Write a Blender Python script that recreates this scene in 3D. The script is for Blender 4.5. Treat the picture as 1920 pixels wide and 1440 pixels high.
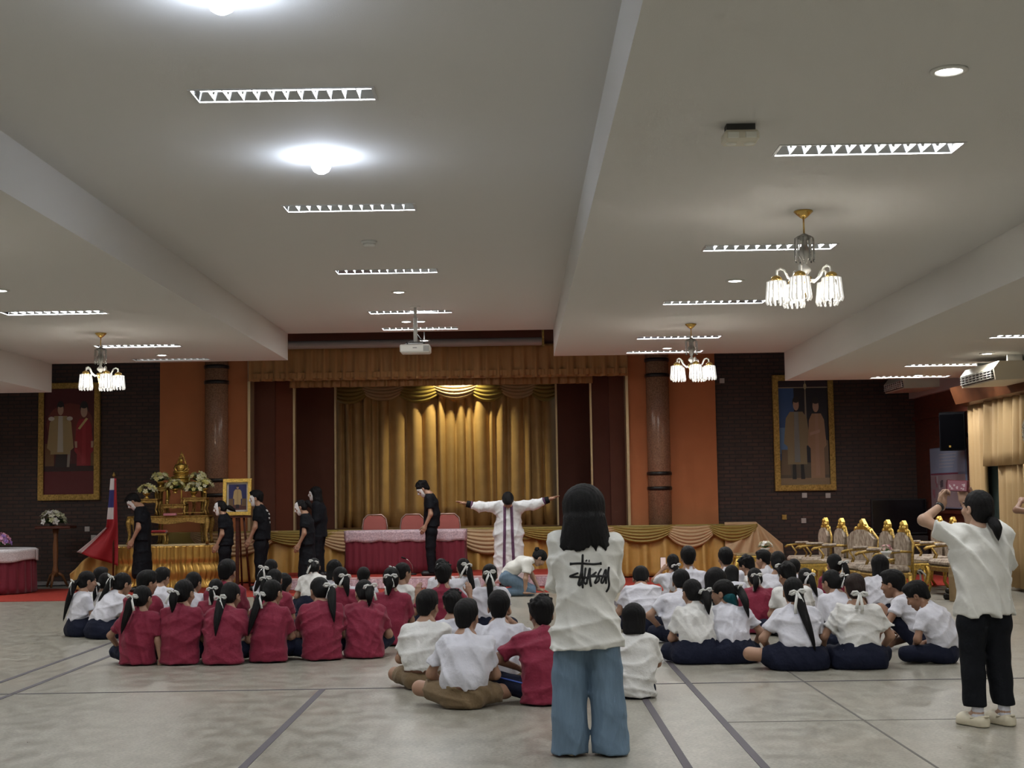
import bpy, bmesh, math, random
import numpy as np
from mathutils import Vector, Matrix
for _o in list(bpy.data.objects): bpy.data.objects.remove(_o)
SC = bpy.context.scene
COL = SC.collection
PI = math.pi
rnd = random.Random(7)

# ---------------------------------------------------------------- camera
cam_d = bpy.data.cameras.new('camera')
cam = bpy.data.objects.new('camera', cam_d); COL.objects.link(cam)
cam_d.sensor_width = 36.0; cam_d.lens = 2660.0/1920*36.0; cam_d.clip_end = 200
def cam_matrix():
    y = Vector((12, -212, -2660)).normalized()
    h = Vector((1, .0155, 0)); x = (h - y*h.dot(y)).normalized()
    z = x.cross(y)
    m = Matrix((x, y, z)).to_4x4()          # camera axes to world axes
    return Matrix.Translation((0, 0, 1.5)) @ m
cam.matrix_world = cam_matrix()
SC.camera = cam

# ---------------------------------------------------------------- world and exposure
w = bpy.data.worlds.new('world'); SC.world = w; w.use_nodes = True
w.node_tree.nodes['Background'].inputs[0].default_value = (.55, .6, .7, 1)
w.node_tree.nodes['Background'].inputs[1].default_value = .25
SC.view_settings.view_transform = 'Standard'
SC.view_settings.look = 'None'
SC.view_settings.gamma = 1.0
SC.view_settings.use_curve_mapping = False
SC.view_settings.exposure = 0.16
try:
    SC.cycles.max_bounces = 5; SC.cycles.diffuse_bounces = 3; SC.cycles.glossy_bounces = 2
    SC.cycles.transmission_bounces = 3; SC.cycles.transparent_max_bounces = 4
    SC.cycles.use_adaptive_sampling = True; SC.cycles.adaptive_threshold = .06; SC.cycles.adaptive_min_samples = 16
    SC.cycles.sample_clamp_indirect = 4.0; SC.cycles.caustics_reflective = False; SC.cycles.caustics_refractive = False
except Exception: pass

TROFFER_W = 40.0      # light of one recessed fluorescent fitting
CHAND_W = 9.0         # one chandelier bulb
ROUND_W = 20.0        # one round bulkhead lamp
DOWN_W = 14.0         # one small downlight

# ---------------------------------------------------------------- materials
MATS = {}
def srgb(r, g, b):
    f = lambda c: (c/255/12.92) if c/255 <= .04045 else ((c/255+.055)/1.055)**2.4
    return (f(r), f(g), f(b))
def mat(name, col, rough=.6, metal=0., var=.0, vs=8., bump=0., bs=60., stretch=(1,1,1), spec=.5, emit=None, es=0., sheen=0., col2=None, detail=4., alpha=None, trans=0., ior=1.45, world=False):
    if name in MATS: return MATS[name]
    m = bpy.data.materials.new(name); m.use_nodes = True
    nt = m.node_tree; b = nt.nodes['Principled BSDF']
    b.inputs['Base Color'].default_value = (*col, 1)
    b.inputs['Roughness'].default_value = rough; b.inputs['Metallic'].default_value = metal
    b.inputs['Specular IOR Level'].default_value = spec; b.inputs['IOR'].default_value = ior
    if trans: b.inputs['Transmission Weight'].default_value = trans
    if sheen: b.inputs['Sheen Weight'].default_value = sheen
    if emit is not None:
        b.inputs['Emission Color'].default_value = (*emit, 1); b.inputs['Emission Strength'].default_value = es
    if var or bump or col2:
        if world:
            g = nt.nodes.new('ShaderNodeNewGeometry'); out = g.outputs['Position']
        else:
            g = nt.nodes.new('ShaderNodeTexCoord'); out = g.outputs['Object']
        mp = nt.nodes.new('ShaderNodeMapping'); mp.inputs['Scale'].default_value = stretch
        nt.links.new(out, mp.inputs['Vector'])
        if var or col2:
            n = nt.nodes.new('ShaderNodeTexNoise'); n.inputs['Scale'].default_value = vs; n.inputs['Detail'].default_value = detail
            nt.links.new(mp.outputs[0], n.inputs['Vector'])
            r = nt.nodes.new('ShaderNodeValToRGB')
            c2 = col2 if col2 else tuple(min(1, c*(1+var)) for c in col)
            c1 = col if col2 else tuple(c*(1-var) for c in col)
            r.color_ramp.elements[0].position = .33; r.color_ramp.elements[1].position = .67
            r.color_ramp.elements[0].color = (*c1, 1); r.color_ramp.elements[1].color = (*c2, 1)
            nt.links.new(n.outputs[0], r.inputs[0]); nt.links.new(r.outputs[0], b.inputs['Base Color'])
        if bump:
            n2 = nt.nodes.new('ShaderNodeTexNoise'); n2.inputs['Scale'].default_value = bs; n2.inputs['Detail'].default_value = 3
            nt.links.new(mp.outputs[0], n2.inputs['Vector'])
            bp = nt.nodes.new('ShaderNodeBump'); bp.inputs['Strength'].default_value = bump; bp.inputs['Distance'].default_value = .02
            nt.links.new(n2.outputs[0], bp.inputs['Height']); nt.links.new(bp.outputs[0], b.inputs['Normal'])
    MATS[name] = m
    return m
def emit_mat(name, col, s):
    m = mat(name, (.8,.8,.8), .5, emit=col, es=s)
    m.cycles.emission_sampling = 'NONE'      # the fitting's own lamp carries its light
    return m
def brick_mat(name, c1, c2, mortar, scale):
    m = bpy.data.materials.new(name); m.use_nodes = True; nt = m.node_tree; b = nt.nodes['Principled BSDF']
    tc = nt.nodes.new('ShaderNodeTexCoord'); mp = nt.nodes.new('ShaderNodeMapping')
    mp.inputs['Rotation'].default_value = (PI/2, 0, 0)
    nt.links.new(tc.outputs['Object'], mp.inputs[0])
    br = nt.nodes.new('ShaderNodeTexBrick')
    br.inputs['Color1'].default_value = (*c1, 1); br.inputs['Color2'].default_value = (*c2, 1); br.inputs['Mortar'].default_value = (*mortar, 1)
    br.inputs['Scale'].default_value = scale; br.inputs['Mortar Size'].default_value = .012
    br.inputs['Brick Width'].default_value = .22*1.0; br.inputs['Row Height'].default_value = .072
    nt.links.new(mp.outputs[0], br.inputs['Vector'])
    no = nt.nodes.new('ShaderNodeTexNoise'); no.inputs['Scale'].default_value = 9; nt.links.new(tc.outputs['Object'], no.inputs['Vector'])
    mx = nt.nodes.new('ShaderNodeMixRGB'); mx.blend_type = 'MULTIPLY'; mx.inputs[0].default_value = .6
    nt.links.new(br.outputs[0], mx.inputs[1]); nt.links.new(no.outputs[0], mx.inputs[2]); nt.links.new(mx.outputs[0], b.inputs['Base Color'])
    bp = nt.nodes.new('ShaderNodeBump'); bp.inputs['Strength'].default_value = .5; bp.inputs['Distance'].default_value = .02; bp.invert = True
    nt.links.new(br.outputs['Fac'], bp.inputs['Height']); nt.links.new(bp.outputs[0], b.inputs['Normal'])
    b.inputs['Roughness'].default_value = .55
    MATS[name] = m
    return m

# ---------------------------------------------------------------- mesh building
class MB:
    def __init__(s): s.v = []; s.f = []; s.m = []; s.sm = []
    def add(s, vs, fs, mi=0, smooth=False):
        o = len(s.v); s.v += [tuple(p) for p in vs]
        for f in fs: s.f.append(tuple(i+o for i in f)); s.m.append(mi); s.sm.append(smooth)
        return s
    def box(s, x0, x1, y0, y1, z0, z1, mi=0, c=0.):
        if c:
            def ring(z, k): return [(x0+k,y0+c if not k else y0+c,z)]
            bm = bmesh.new(); bmesh.ops.create_cube(bm, size=1)
            for v in bm.verts: v.co = Vector(((x0+x1)/2+v.co.x*(x1-x0), (y0+y1)/2+v.co.y*(y1-y0), (z0+z1)/2+v.co.z*(z1-z0)))
            bmesh.ops.bevel(bm, geom=bm.edges[:], offset=c, segments=1, affect='EDGES')
            bm.verts.ensure_lookup_table(); bm.verts.index_update()
            s.add([v.co[:] for v in bm.verts], [[v.index for v in f.verts] for f in bm.faces], mi); bm.free(); return s
        s.add([(x0,y0,z0),(x1,y0,z0),(x1,y1,z0),(x0,y1,z0),(x0,y0,z1),(x1,y0,z1),(x1,y1,z1),(x0,y1,z1)],
              [(0,3,2,1),(4,5,6,7),(0,1,5,4),(1,2,6,5),(2,3,7,6),(3,0,4,7)], mi); return s
    def tube(s, pts, r, n=8, mi=0, caps=True, ry=None):
        pts = [Vector(p) for p in pts]; k = len(pts)
        rs = [r]*k if not hasattr(r, '__len__') else list(r)
        vs = []; ref = None
        for i, p in enumerate(pts):
            t = (pts[min(i+1,k-1)] - pts[max(i-1,0)])
            t = t.normalized() if t.length > 1e-9 else Vector((0,0,1))
            if ref is None:
                ref = Vector((0,0,1)) if abs(t.z) < .9 else Vector((1,0,0))
            u = (ref - t*ref.dot(t)); u = u.normalized() if u.length > 1e-6 else t.orthogonal().normalized()
            ref = u; q = t.cross(u)
            for j in range(n):
                a = 2*PI*j/n
                vs.append(p + (u*math.cos(a)*(ry if ry else 1) + q*math.sin(a))*rs[i])
        fs = [(i*n+j, i*n+(j+1)%n, (i+1)*n+(j+1)%n, (i+1)*n+j) for i in range(k-1) for j in range(n)]
        if caps: fs += [tuple(range(n-1,-1,-1)), tuple((k-1)*n+j for j in range(n))]
        s.add(vs, fs, mi, True); return s
    def lathe(s, prof, n=16, o=(0,0,0), mi=0, sx=1., sy=1.):
        vs = []; k = len(prof)
        for (r, z) in prof:
            for j in range(n):
                a = 2*PI*j/n; vs.append((o[0]+r*math.cos(a)*sx, o[1]+r*math.sin(a)*sy, o[2]+z))
        fs = [(i*n+j, i*n+(j+1)%n, (i+1)*n+(j+1)%n, (i+1)*n+j) for i in range(k-1) for j in range(n)]
        fs += [tuple(range(n-1,-1,-1)), tuple((k-1)*n+j for j in range(n))]
        s.add(vs, fs, mi, True); return s
    def ball(s, c, r, n=10, mi=0, sc=(1,1,1)):
        m = max(4, n//2+1)
        prof = [(max(1e-4, math.sin(PI*i/m))*r, -math.cos(PI*i/m)*r*sc[2]) for i in range(m+1)]
        return s.lathe(prof, n, c, mi, sc[0], sc[1])
    def prism(s, poly, y0, y1, mi=0, axis='y'):
        n = len(poly)
        f = (lambda a, b, t: (a, t, b)) if axis == 'y' else ((lambda a, b, t: (a, b, t)) if axis == 'z' else (lambda a, b, t: (t, a, b)))
        vs = [f(a, b, y0) for a, b in poly] + [f(a, b, y1) for a, b in poly]
        fs = [tuple(range(n)), tuple(range(2*n-1, n-1, -1))] + [(i, i+n, (i+1)%n+n, (i+1)%n) for i in range(n)]
        s.add(vs, fs, mi); return s
    def grid(s, fn, nu, nv, mi=0, closed=False):
        vs = [fn(i/nu, j/nv) for i in range(nu+1) for j in range(nv+1)]
        fs = [(i*(nv+1)+j, (i+1)*(nv+1)+j, (i+1)*(nv+1)+j+1, i*(nv+1)+j+1) for i in range(nu) for j in range(nv)]
        s.add(vs, fs, mi, True); return s
    def mesh(s, name, mats):
        me = bpy.data.meshes.new(name); me.from_pydata(s.v, [], s.f)
        for m in (mats if isinstance(mats, (list, tuple)) else [mats]): me.materials.append(m)
        me.polygons.foreach_set('material_index', s.m); me.polygons.foreach_set('use_smooth', s.sm)
        bm = bmesh.new(); bm.from_mesh(me); bmesh.ops.recalc_face_normals(bm, faces=bm.faces); bm.to_mesh(me); bm.free()
        me.update(); return me
    def build(s, name, mats, parent=None, loc=None, rz=0, solid=0):
        o = link(name, s.mesh(name, mats), parent, loc, rz)
        if solid:
            md = o.modifiers.new('thickness', 'SOLIDIFY'); md.thickness = solid; md.offset = 0
        return o
def link(name, data, parent=None, loc=None, rz=0):
    o = bpy.data.objects.new(name, data); COL.objects.link(o)
    if parent is not None: o.parent = parent
    if loc is not None: o.location = loc
    if rz: o.rotation_euler.z = rz
    return o
def tag(o, label=None, cat=None, group=None, kind=None):
    if label: o['label'] = label
    if cat: o['category'] = cat
    if group: o['group'] = group
    if kind: o['kind'] = kind
    return o
def thing(name, loc, label, cat, rz=0, group=None):
    o = link(name, None, None, loc, rz); o.empty_display_size = .1
    return tag(o, label, cat, group)
def copy_tree(o, parent=None):
    c = o.copy(); COL.objects.link(c); c.parent = parent
    for ch in list(o.children): copy_tree(ch, c)
    return c
def area(name, parent, loc, sx, sy, power, col=(1,1,1), rot=(0,0,0), spread=PI):
    l = bpy.data.lights.new(name, 'AREA'); l.shape = 'RECTANGLE'; l.size = sx; l.size_y = sy; l.energy = power; l.color = col; l.spread = spread
    o = link(name, l, parent, loc); o.rotation_euler = rot; return o
def point(name, parent, loc, power, col=(1,1,1), r=.05):
    l = bpy.data.lights.new(name, 'POINT'); l.energy = power; l.color = col; l.shadow_soft_size = r
    return link(name, l, parent, loc)

# common materials
GOLD = mat('gilding', (.66,.44,.11), .3, .9, bump=.4, bs=70, var=.25, vs=35)
GOLD_D = mat('old_gilding', (.40,.26,.075), .38, .85, bump=.4, bs=120, var=.35, vs=40)
BRASS = mat('brass', (.75,.5,.16), .22, 1.)
BLACK = mat('black_plastic', (.012,.012,.013), .45)
WHITEP = mat('white_plastic', (.78,.78,.75), .4)
CREAMP = mat('cream_plastic', (.72,.68,.56), .45)
CHROME = mat('chrome', (.75,.76,.78), .18, 1.)
PAINT = mat('ceiling_paint', (.70,.69,.665), .85, bump=.12, bs=180)
ORANGE = mat('orange_wall', srgb(186,116,72), .75, bump=.15, bs=240, var=.04, vs=3)
BROWN = mat('brown_wall_fabric', srgb(102,60,45), .8, bump=.2, bs=260, var=.05, vs=3)
DKBROWN = mat('dark_brown_wall_fabric', srgb(86,46,34), .8, bump=.2, bs=260, var=.05, vs=3)
GOLDTRIM = mat('gilt_trim', (.62,.47,.27), .4, .55)
BRICK = brick_mat('brown_brick', (.085,.034,.022), (.050,.023,.016), (.022,.013,.010), 1.)
WOOD = mat('dark_red_wood', (.085,.022,.012), .4, var=.3, vs=4, stretch=(1,1,8))
MARBLE = mat('brown_marble', (.30,.165,.10), .22, var=.28, vs=45, detail=6)
DARK = mat('painted_void_shade', (.012,.013,.02), .8)  # near-black colour stands in for the shade above the stage end
GOLDCLOTH = mat('gold_satin', (.50,.285,.075), .36, .12, var=.08, vs=6, bump=.06, bs=150)
CURTAIN = mat('ochre_curtain', (.54,.335,.13), .55, var=.06, vs=5)
OLIVE = mat('olive_gold_satin', (.33,.235,.06), .4, .1)
TAN = mat('beige_satin', (.52,.35,.19), .45)
CREAMC = mat('cream_curtain', (.48,.325,.155), .75)
REDCARPET = mat('red_carpet', (.34,.030,.016), .95, var=.18, vs=30, bump=.3, bs=300)
REDCLOTH = mat('crimson_cloth', (.16,.008,.024), .7, sheen=.2)
LACE = mat('pink_white_lace', (.72,.56,.60), .8, col2=(.42,.30,.35), vs=45, bump=.3, bs=120)
LACEW = mat('white_lace', (.74,.70,.70), .8, col2=(.5,.46,.47), vs=60)
# ================================================================ THE ROOM
YS, YB = 23.3, 26.6                 # where the soffits end, and the back wall
Z0, Z1, Z2 = 4.25, 3.81, 3.34
XE = (-11.6, -7.67, -3.77, .62, 4.42, 7.45)
YR = -9.0

def struct(o): o['kind'] = 'structure'; return o
# floor
def floor_mat():
    m = bpy.data.materials.new('terrazzo'); m.use_nodes = True; nt = m.node_tree; b = nt.nodes['Principled BSDF']
    tc = nt.nodes.new('ShaderNodeTexCoord')
    def noise(sc, stretch, det):
        mp = nt.nodes.new('ShaderNodeMapping'); mp.inputs['Scale'].default_value = stretch
        n = nt.nodes.new('ShaderNodeTexNoise'); n.inputs['Scale'].default_value = sc; n.inputs['Detail'].default_value = det
        nt.links.new(tc.outputs['Object'], mp.inputs[0]); nt.links.new(mp.outputs[0], n.inputs['Vector']); return n
    n1 = noise(8.5, (1,.55,1), 12); n2 = noise(48, (1,1,1), 5); n3 = noise(.5, (1,1,1), 2)
    r = nt.nodes.new('ShaderNodeValToRGB'); e = r.color_ramp.elements
    e[0].position = .38; e[0].color = (.285,.267,.22,1); e[1].position = .62; e[1].color = (.39,.373,.318,1)
    nt.links.new(n1.outputs[0], r.inputs[0])
    r2 = nt.nodes.new('ShaderNodeValToRGB'); e = r2.color_ramp.elements
    e[0].position = .36; e[0].color = (.60,.59,.56,1); e[1].position = .6; e[1].color = (1,1,1,1)
    nt.links.new(n2.outputs[0], r2.inputs[0])
    mx = nt.nodes.new('ShaderNodeMixRGB'); mx.blend_type = 'MULTIPLY'; mx.inputs[0].default_value = .8
    nt.links.new(r.outputs[0], mx.inputs[1]); nt.links.new(r2.outputs[0], mx.inputs[2])
    mx2 = nt.nodes.new('ShaderNodeMixRGB'); mx2.blend_type = 'MIX'; mx2.inputs[2].default_value = (.40,.345,.275,1)
    rr = nt.nodes.new('ShaderNodeValToRGB'); e = rr.color_ramp.elements
    e[0].position = .5; e[0].color = (0,0,0,1); e[1].position = .75; e[1].color = (.5,.5,.5,1)
    nt.links.new(n3.outputs[0], rr.inputs[0]); nt.links.new(rr.outputs[0], mx2.inputs[0]); nt.links.new(mx.outputs[0], mx2.inputs[1])
    nt.links.new(mx2.outputs[0], b.inputs['Base Color'])
    rr2 = nt.nodes.new('ShaderNodeMapRange'); rr2.inputs[3].default_value = .22; rr2.inputs[4].default_value = .42
    nt.links.new(n1.outputs[0], rr2.inputs[0]); nt.links.new(rr2.outputs[0], b.inputs['Roughness'])
    b.inputs['Specular IOR Level'].default_value = .45
    return m
FLOOR = floor_mat()
fl = struct(MB().box(-11.7, 7.6, YR-.1, 28.2, -.2, 0).build('floor', FLOOR))
TAPE = mat('grey_floor_tape', (.072,.062,.075), .6)
JOINT = mat('floor_joint', (.11,.10,.09), .7)
def strip(x0, y0, x1, y1, wd, m, z=.003):
    d = Vector((x1-x0, y1-y0)).normalized()*wd/2; n = Vector((-d.y, d.x))
    vs = [(x0+n.x,y0+n.y), (x0-n.x,y0-n.y), (x1-n.x,y1-n.y), (x1+n.x,y1+n.y)]
    MB().prism(vs, -.002, z, axis='z').build('floor_strip', m, fl)
strip(-1.58, 11.43, -1.58, -6, .05, TAPE); strip(.91, 20.5, .91, -6, .05, TAPE); strip(1.33, 20.5, 1.33, -6, .05, TAPE)
strip(-4.42, 21, -4.42, -6, .045, TAPE); strip(-4.05, 21, -4.05, -6, .045, TAPE)
strip(-11, 11.38, 4.2, 11.47, .022, TAPE); strip(2.25, 22, 2.25, -6, .016, JOINT, .0015); strip(1.33, 9.5, 7.4, 9.47, .014, JOINT, .0015)
strip(4.2, 11.47, 7.4, 11.47, .014, JOINT, .0015); strip(-8.1, 22, -8.1, -6, .014, JOINT, .0015)

# stepped ceiling: slabs with openings for the recessed fittings
T = .25
BAYS = [(-9.6, Z2, XE[0], XE[1]), (-5.58, Z1, XE[1], XE[2]), (-1.55, Z0, XE[2], XE[3]), (2.40, Z1, XE[3], XE[4]), (6.35, Z2, XE[4], XE[5])]
TROW = [9.45+3.78*i for i in range(-4, 4)] + [22.85]
TL, TW = .61, .145
cl = MB()
for (xc, z, x0, x1) in BAYS:
    y = YR
    for ty in TROW:
        cl.box(x0, x1, y, ty-TW, z, Z0+T); cl.box(x0, xc-TL, ty-TW, ty+TW, z, Z0+T); cl.box(xc+TL, x1, ty-TW, ty+TW, z, Z0+T); y = ty+TW
    cl.box(x0, x1, y, YS, z, Z0+T)
struct(cl.build('ceiling', PAINT))
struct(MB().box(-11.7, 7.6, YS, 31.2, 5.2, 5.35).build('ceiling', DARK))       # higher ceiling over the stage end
# walls
wall_l = struct(MB().box(-11.8, -11.6, YR, 28, 0, 5.3).build('wall_left', mat('cream_wall', (.62,.56,.46), .8, var=.04, vs=2)))
struct(MB().box(-11.8, 7.7, YR-.2, YR, 0, 5.3).build('wall_rear', MATS['cream_wall']))
wb = struct(MB().box(-11.8, -6.70, YB, YB+.25, 0, 5.3).build('wall_back', BRICK))
wb2 = struct(MB().box(3.72, 7.7, YB, YB+.25, 0, 5.3).build('wall_back', BRICK))
wr = struct(MB().box(7.45, 7.7, YR, 23.05, 0, 5.3).build('wall_right', MATS['cream_wall']))
wr2 = struct(MB().box(7.45, 7.7, 23.05, YB, 0, 5.3).build('wall_right', WOOD))
# outlets on the back wall
OUTL = mat('outlet_plate', (.5,.47,.44), .5)
for (x, z, m) in ((-8.06,1.03,OUTL), (-7.94,.87,OUTL), (-7.78,.87,OUTL), (5.34,1.45,OUTL), (5.78,1.44,OUTL), (5.31,.98,OUTL), (4.95,1.05,GOLD_D), (3.86,3.62,OUTL)):
    MB().box(x-.045, x+.045, YB-.02, YB, z-.045, z+.045).box(x-.02, x+.02, YB-.026, YB-.02, z-.02, z+.02).build('outlet', m, wb if x < 0 else wb2)
# orange proscenium piers with columns
t = struct(MB().box(-6.70, -5.04, YB-.06, YB+.25, 0, 5.3).build('trim_1', ORANGE))
t2 = struct(MB().box(2.08, 3.72, YB-.06, YB+.25, 0, 5.3).build('trim_2', ORANGE))
for x in (-5.02, 2.06): struct(MB().box(x-.025, x+.025, YB-.10, YB+.3, 0, 5.3).build('trim_%d' % (3 if x < 0 else 4), GOLDTRIM))
def column(x, label):
    o = thing('column', (x, YB-.13, 0), label, 'column', group='marble columns beside the stage')
    MB().lathe([(.215,0),(.215,5.2)], 28).build('shaft', MARBLE, o)
    bm_ = mat('black_band', (.012,.008,.007), .35)
    for z in (1.585, 1.86, 3.69, 3.98):
        MB().lathe([(.222,0),(.232,.012),(.232,.058),(.222,.07)], 28, (0,0,z)).build('band', bm_, o)
column(-5.62, 'brown marble column with black bands behind the altar, left of the stage')
column(2.63, 'brown marble column with black bands right of the stage')
# stage box: recess with side flats
struct(MB().box(-6.7, 3.72, 31, 31.2, 0, 5.3).build('wall_back', DKBROWN))
def flat(x0, x1, y, m, n, trim=None):
    o = struct(MB().box(x0, x1, y, y+.12, .9, 5.2).build('trim_%d' % n, m))
    if trim is not None: MB().box(trim-.018, trim+.018, y-.03, y+.13, .9, 5.2).build('edge_strip', GOLDTRIM, o)
flat(-5.04, -4.62, 27.0, BROWN, 5); flat(-4.62, -4.26, 27.05, mat('rust_brown_fabric', srgb(112,58,38), .8, bump=.2, bs=260), 6, -4.26)
flat(-4.7, -3.62, 28.2, BROWN, 7, -3.62)
flat(.78, 1.66, 28.2, DKBROWN, 8, .78); flat(1.41, 1.76, 27.1, DKBROWN, 9, 1.41); flat(1.76, 2.08, 27.05, BROWN, 10)
# stage
st = thing('stage_platform', (-1.4, 26.2, 0), 'raised stage hung with gathered gold cloth and swags', 'stage')
MB().box(-5.2, 5.75, -.01, .03, 0, .93).box(-3.55, 3.4, .03, 4.7, 0, .93).build('deck', mat('stage_boards', (.12,.06,.03), .5), st)

def skirt(mb, x0, x1, y, z0, z1, pitch, amp, seed, flare=.02):
    r = random.Random(seed); n = int((x1-x0)/pitch*10)
    ph = [r.uniform(0, 6) for _ in range(4)]
    def fn(u, v):
        x = x0+(x1-x0)*u; q = 2*PI*(x-x0)/pitch
        a = math.sin(q + .8*math.sin(q*.23+ph[0])) + .45*math.sin(q*1.9+ph[1]) + .3*math.sin(q*.41+ph[2])
        return (x, y - amp*(a+.6)*(.25+.75*(1-v)) - flare*(1-v), z0+(z1-z0)*v)
    return mb.grid(fn, n, 10)
def swag(mb, x0, x1, y, ztop, drop, folds=5, bulge=.07, sag0=.03):
    def fn(u, v):
        x = x0+(x1-x0)*u; p = 4*u*(1-u)
        low = drop*(.25+.75*p**.8); z = ztop - sag0*p - v*low
        f = abs(math.sin(PI*folds*v)) * p**.5
        return (x, y - bulge*(.35+.65*math.sin(PI*min(1, v*.9+.05)))*(.3+.7*p) - .03*f, z)
    return mb.grid(fn, 26, 30)
sy = -.02
skirt(MB(), -5.2, 5.75, sy-.075, .03, .80, .34, .065, 3, .05).build('gathered_skirt', GOLDCLOTH, st, solid=.004)
skirt(MB(), -5.2, 5.75, sy-.13, .72, .955, 5., .004, 5, 0).build('top_band', OLIVE, st, solid=.004)
sw = [(-4.6,-3.0,TAN,.42),(-3.3,-1.9,OLIVE,.26),(-2.35,-.9,TAN,.40),(-1.1,.3,OLIVE,.26),(.2,1.5,TAN,.46),(1.35,2.7,OLIVE,.24),(2.3,3.25,TAN,.36),(3.05,4.25,OLIVE,.30),(4.05,5.0,TAN,.40),(4.85,5.75,OLIVE,.30)]
for i, (a, b_, m, d) in enumerate(sw):
    swag(MB(), a, b_, sy-.145-.012*(i % 2), .955, d, 6 if m is TAN else 5).build('swag', m, st, solid=.004)
# cloth-covered corner sloping off at the right end of the stage
def corner(u, v):
    x = 5.15+u*1.05; zt = .985 if x < 5.72 else .985-(x-5.72)*.85
    z = zt*(1-v)+.02*v; a = math.atan2(z-1.02, x-5.72)
    return (x+.06*v*u, sy-.17-.035*math.sin(a*16)*min(1, v*3+.2)-.06*v, z)
MB().grid(corner, 44, 30).build('corner_cover', TAN, st, solid=.004)

# back curtain with swagged top, pelmet and ruffle
cu = thing('stage_curtain', (-1.41, 29.2, .93), 'tall gold pleated curtain at the back of the stage', 'curtain')
CW = (-2.35, 2.21)
def curt(x0, x1, seed, ht=3.3):
    r = random.Random(seed); k = int((x1-x0)/.21); W = [r.uniform(.5,1.4) for _ in range(k)]; s_ = sum(W); ed = [0]
    for w_ in W: ed.append(ed[-1]+w_/s_)
    def fn(u, v):
        i = max(j for j in range(k) if ed[j] <= u+1e-9) if u < 1 else k-1
        t_ = (u-ed[i])/(ed[i+1]-ed[i]); y = .15*max(0.,math.sin(PI*t_))**.8*(1 if i % 2 else .7)
        return (x0+(x1-x0)*u + .03*math.sin(v*2.2+i)*math.sin(PI*t_), -y, ht*v)
    return MB().grid(fn, k*10, 8)
curt(CW[0], -.05, 4).build('curtain_panel', CURTAIN, cu, solid=.004)
curt(-.09, CW[1], 9).build('curtain_panel', CURTAIN, cu, solid=.004)
xs = [-2.36,-1.70,-.98,-.22,.52,1.12,1.75,2.25]
for i in range(7):
    swag(MB(), xs[i]-.16, xs[i+1]+.16, -.12-.02*(i % 2), 2.96, .36 if i % 2 else .42, 5, .10, .02).build('swag', [OLIVE,TAN][(i % 2) if i in (1,3,5) else 0], cu, solid=.004)
pe = thing('pelmet_curtain', (-1.45, YB-.25, 3.6), 'gathered gold pelmet with a ruffle across the top of the stage', 'curtain')
PELM = mat('bronze_gold_cloth', (.40,.20,.065), .6, sheen=.3)
skirt(MB(), -3.55, 3.52, 0, .12, .75, .22, .05, 8, .01).build('pelmet_panel', PELM, pe, solid=.004)
skirt(MB(), -3.55, 3.52, -.045, .16, .27, .10, .018, 12, .0).build('hem_ruffle', PELM, pe, solid=.004)
skirt(MB(), -2.80, 2.87, .12, .0, .22, .16, .03, 13, .0).build('inner_ruffle', mat('rust_gold_cloth', (.30,.14,.045), .6), pe, solid=.004)
# projection screen casing and a dark block painting in the shaded gap over it
sc_ = thing('projection_screen', (-1.8, YB-.55, 4.36), 'rolled up projection screen in a pale casing above the stage pelmet', 'projection screen')
MB().lathe([(.07,0),(.075,.01),(.075,4.75),(.07,4.76)], 14).build('casing', mat('pale_casing', (.42,.36,.33), .5), sc_).rotation_euler = (0, PI/2, 0)
sc_.children[0].location = (-2.45, 0, 0)
for x in (-2.45, 2.3): MB().box(x-.02, x+.02, -.09, .09, -.09, .27).build('end_bracket', GOLD_D, sc_)
struct(MB().box(-6.7, 3.72, YB-.15, YB+.1, 4.32, 5.2).build('trim_11', mat('maroon_fascia', (.16,.055,.035), .7)))
struct(MB().box(-6.7, 3.72, YB-.75, YB-.2, 4.62, 5.2).build('trim_12', DARK))  # added block, coloured dark as the gap's shade

# carpets
def carpet(name, x0, x1, y0, y1, label):
    o = MB().box(x0, x1, y0, y1, 0, .008).build(name, REDCARPET); tag(o, label, 'carpet'); return o
carpet('floor_carpet', -11.5, -5.2, 22.2, 25.3, 'red carpet runner on the floor before the altar and round table')
carpet('floor_carpet', -5.19, 3.6, 22.45, 26.1, 'red carpet laid in front of the gold draped stage')
carpet('floor_carpet', 3.61, 7.4, 22.6, 26.2, 'red carpet under the gilded armchairs at the right')
# low step platform
lp = thing('low_platform', (-1.75, 24.9, 0), 'low red carpeted platform edged with a lace skirt', 'platform')
MB().box(-2.4, 2.35, -1.0, .95, .008, .2, c=.01).build('deck', REDCARPET, lp)
skirt(MB(), -2.4, 2.35, -1.03, .012, .17, .12, .012, 21, .01).build('lace_skirt', LACE, lp, solid=.003)
MB().box(-2.4, 2.35, -1.035, -1.0, .175, .203).build('lace_edge', mat('pink_edging', (.75,.52,.52), .7), lp)
# grey plinth along the left brick wall with cables
struct(MB().box(-9.4, -6.9, YB-.4, YB, 0, .07).build('baseboard_back', mat('grey_concrete', (.24,.22,.21), .9, var=.15, vs=8)))
cb = MB().tube([(-9.3+i*.12, YB-.46+.05*math.sin(i*1.7), .016+.0*i) for i in range(20)], .012, 6).build('floor_cable', BLACK)
tag(cb, 'black cable lying along the foot of the left brick wall', 'cable')
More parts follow.
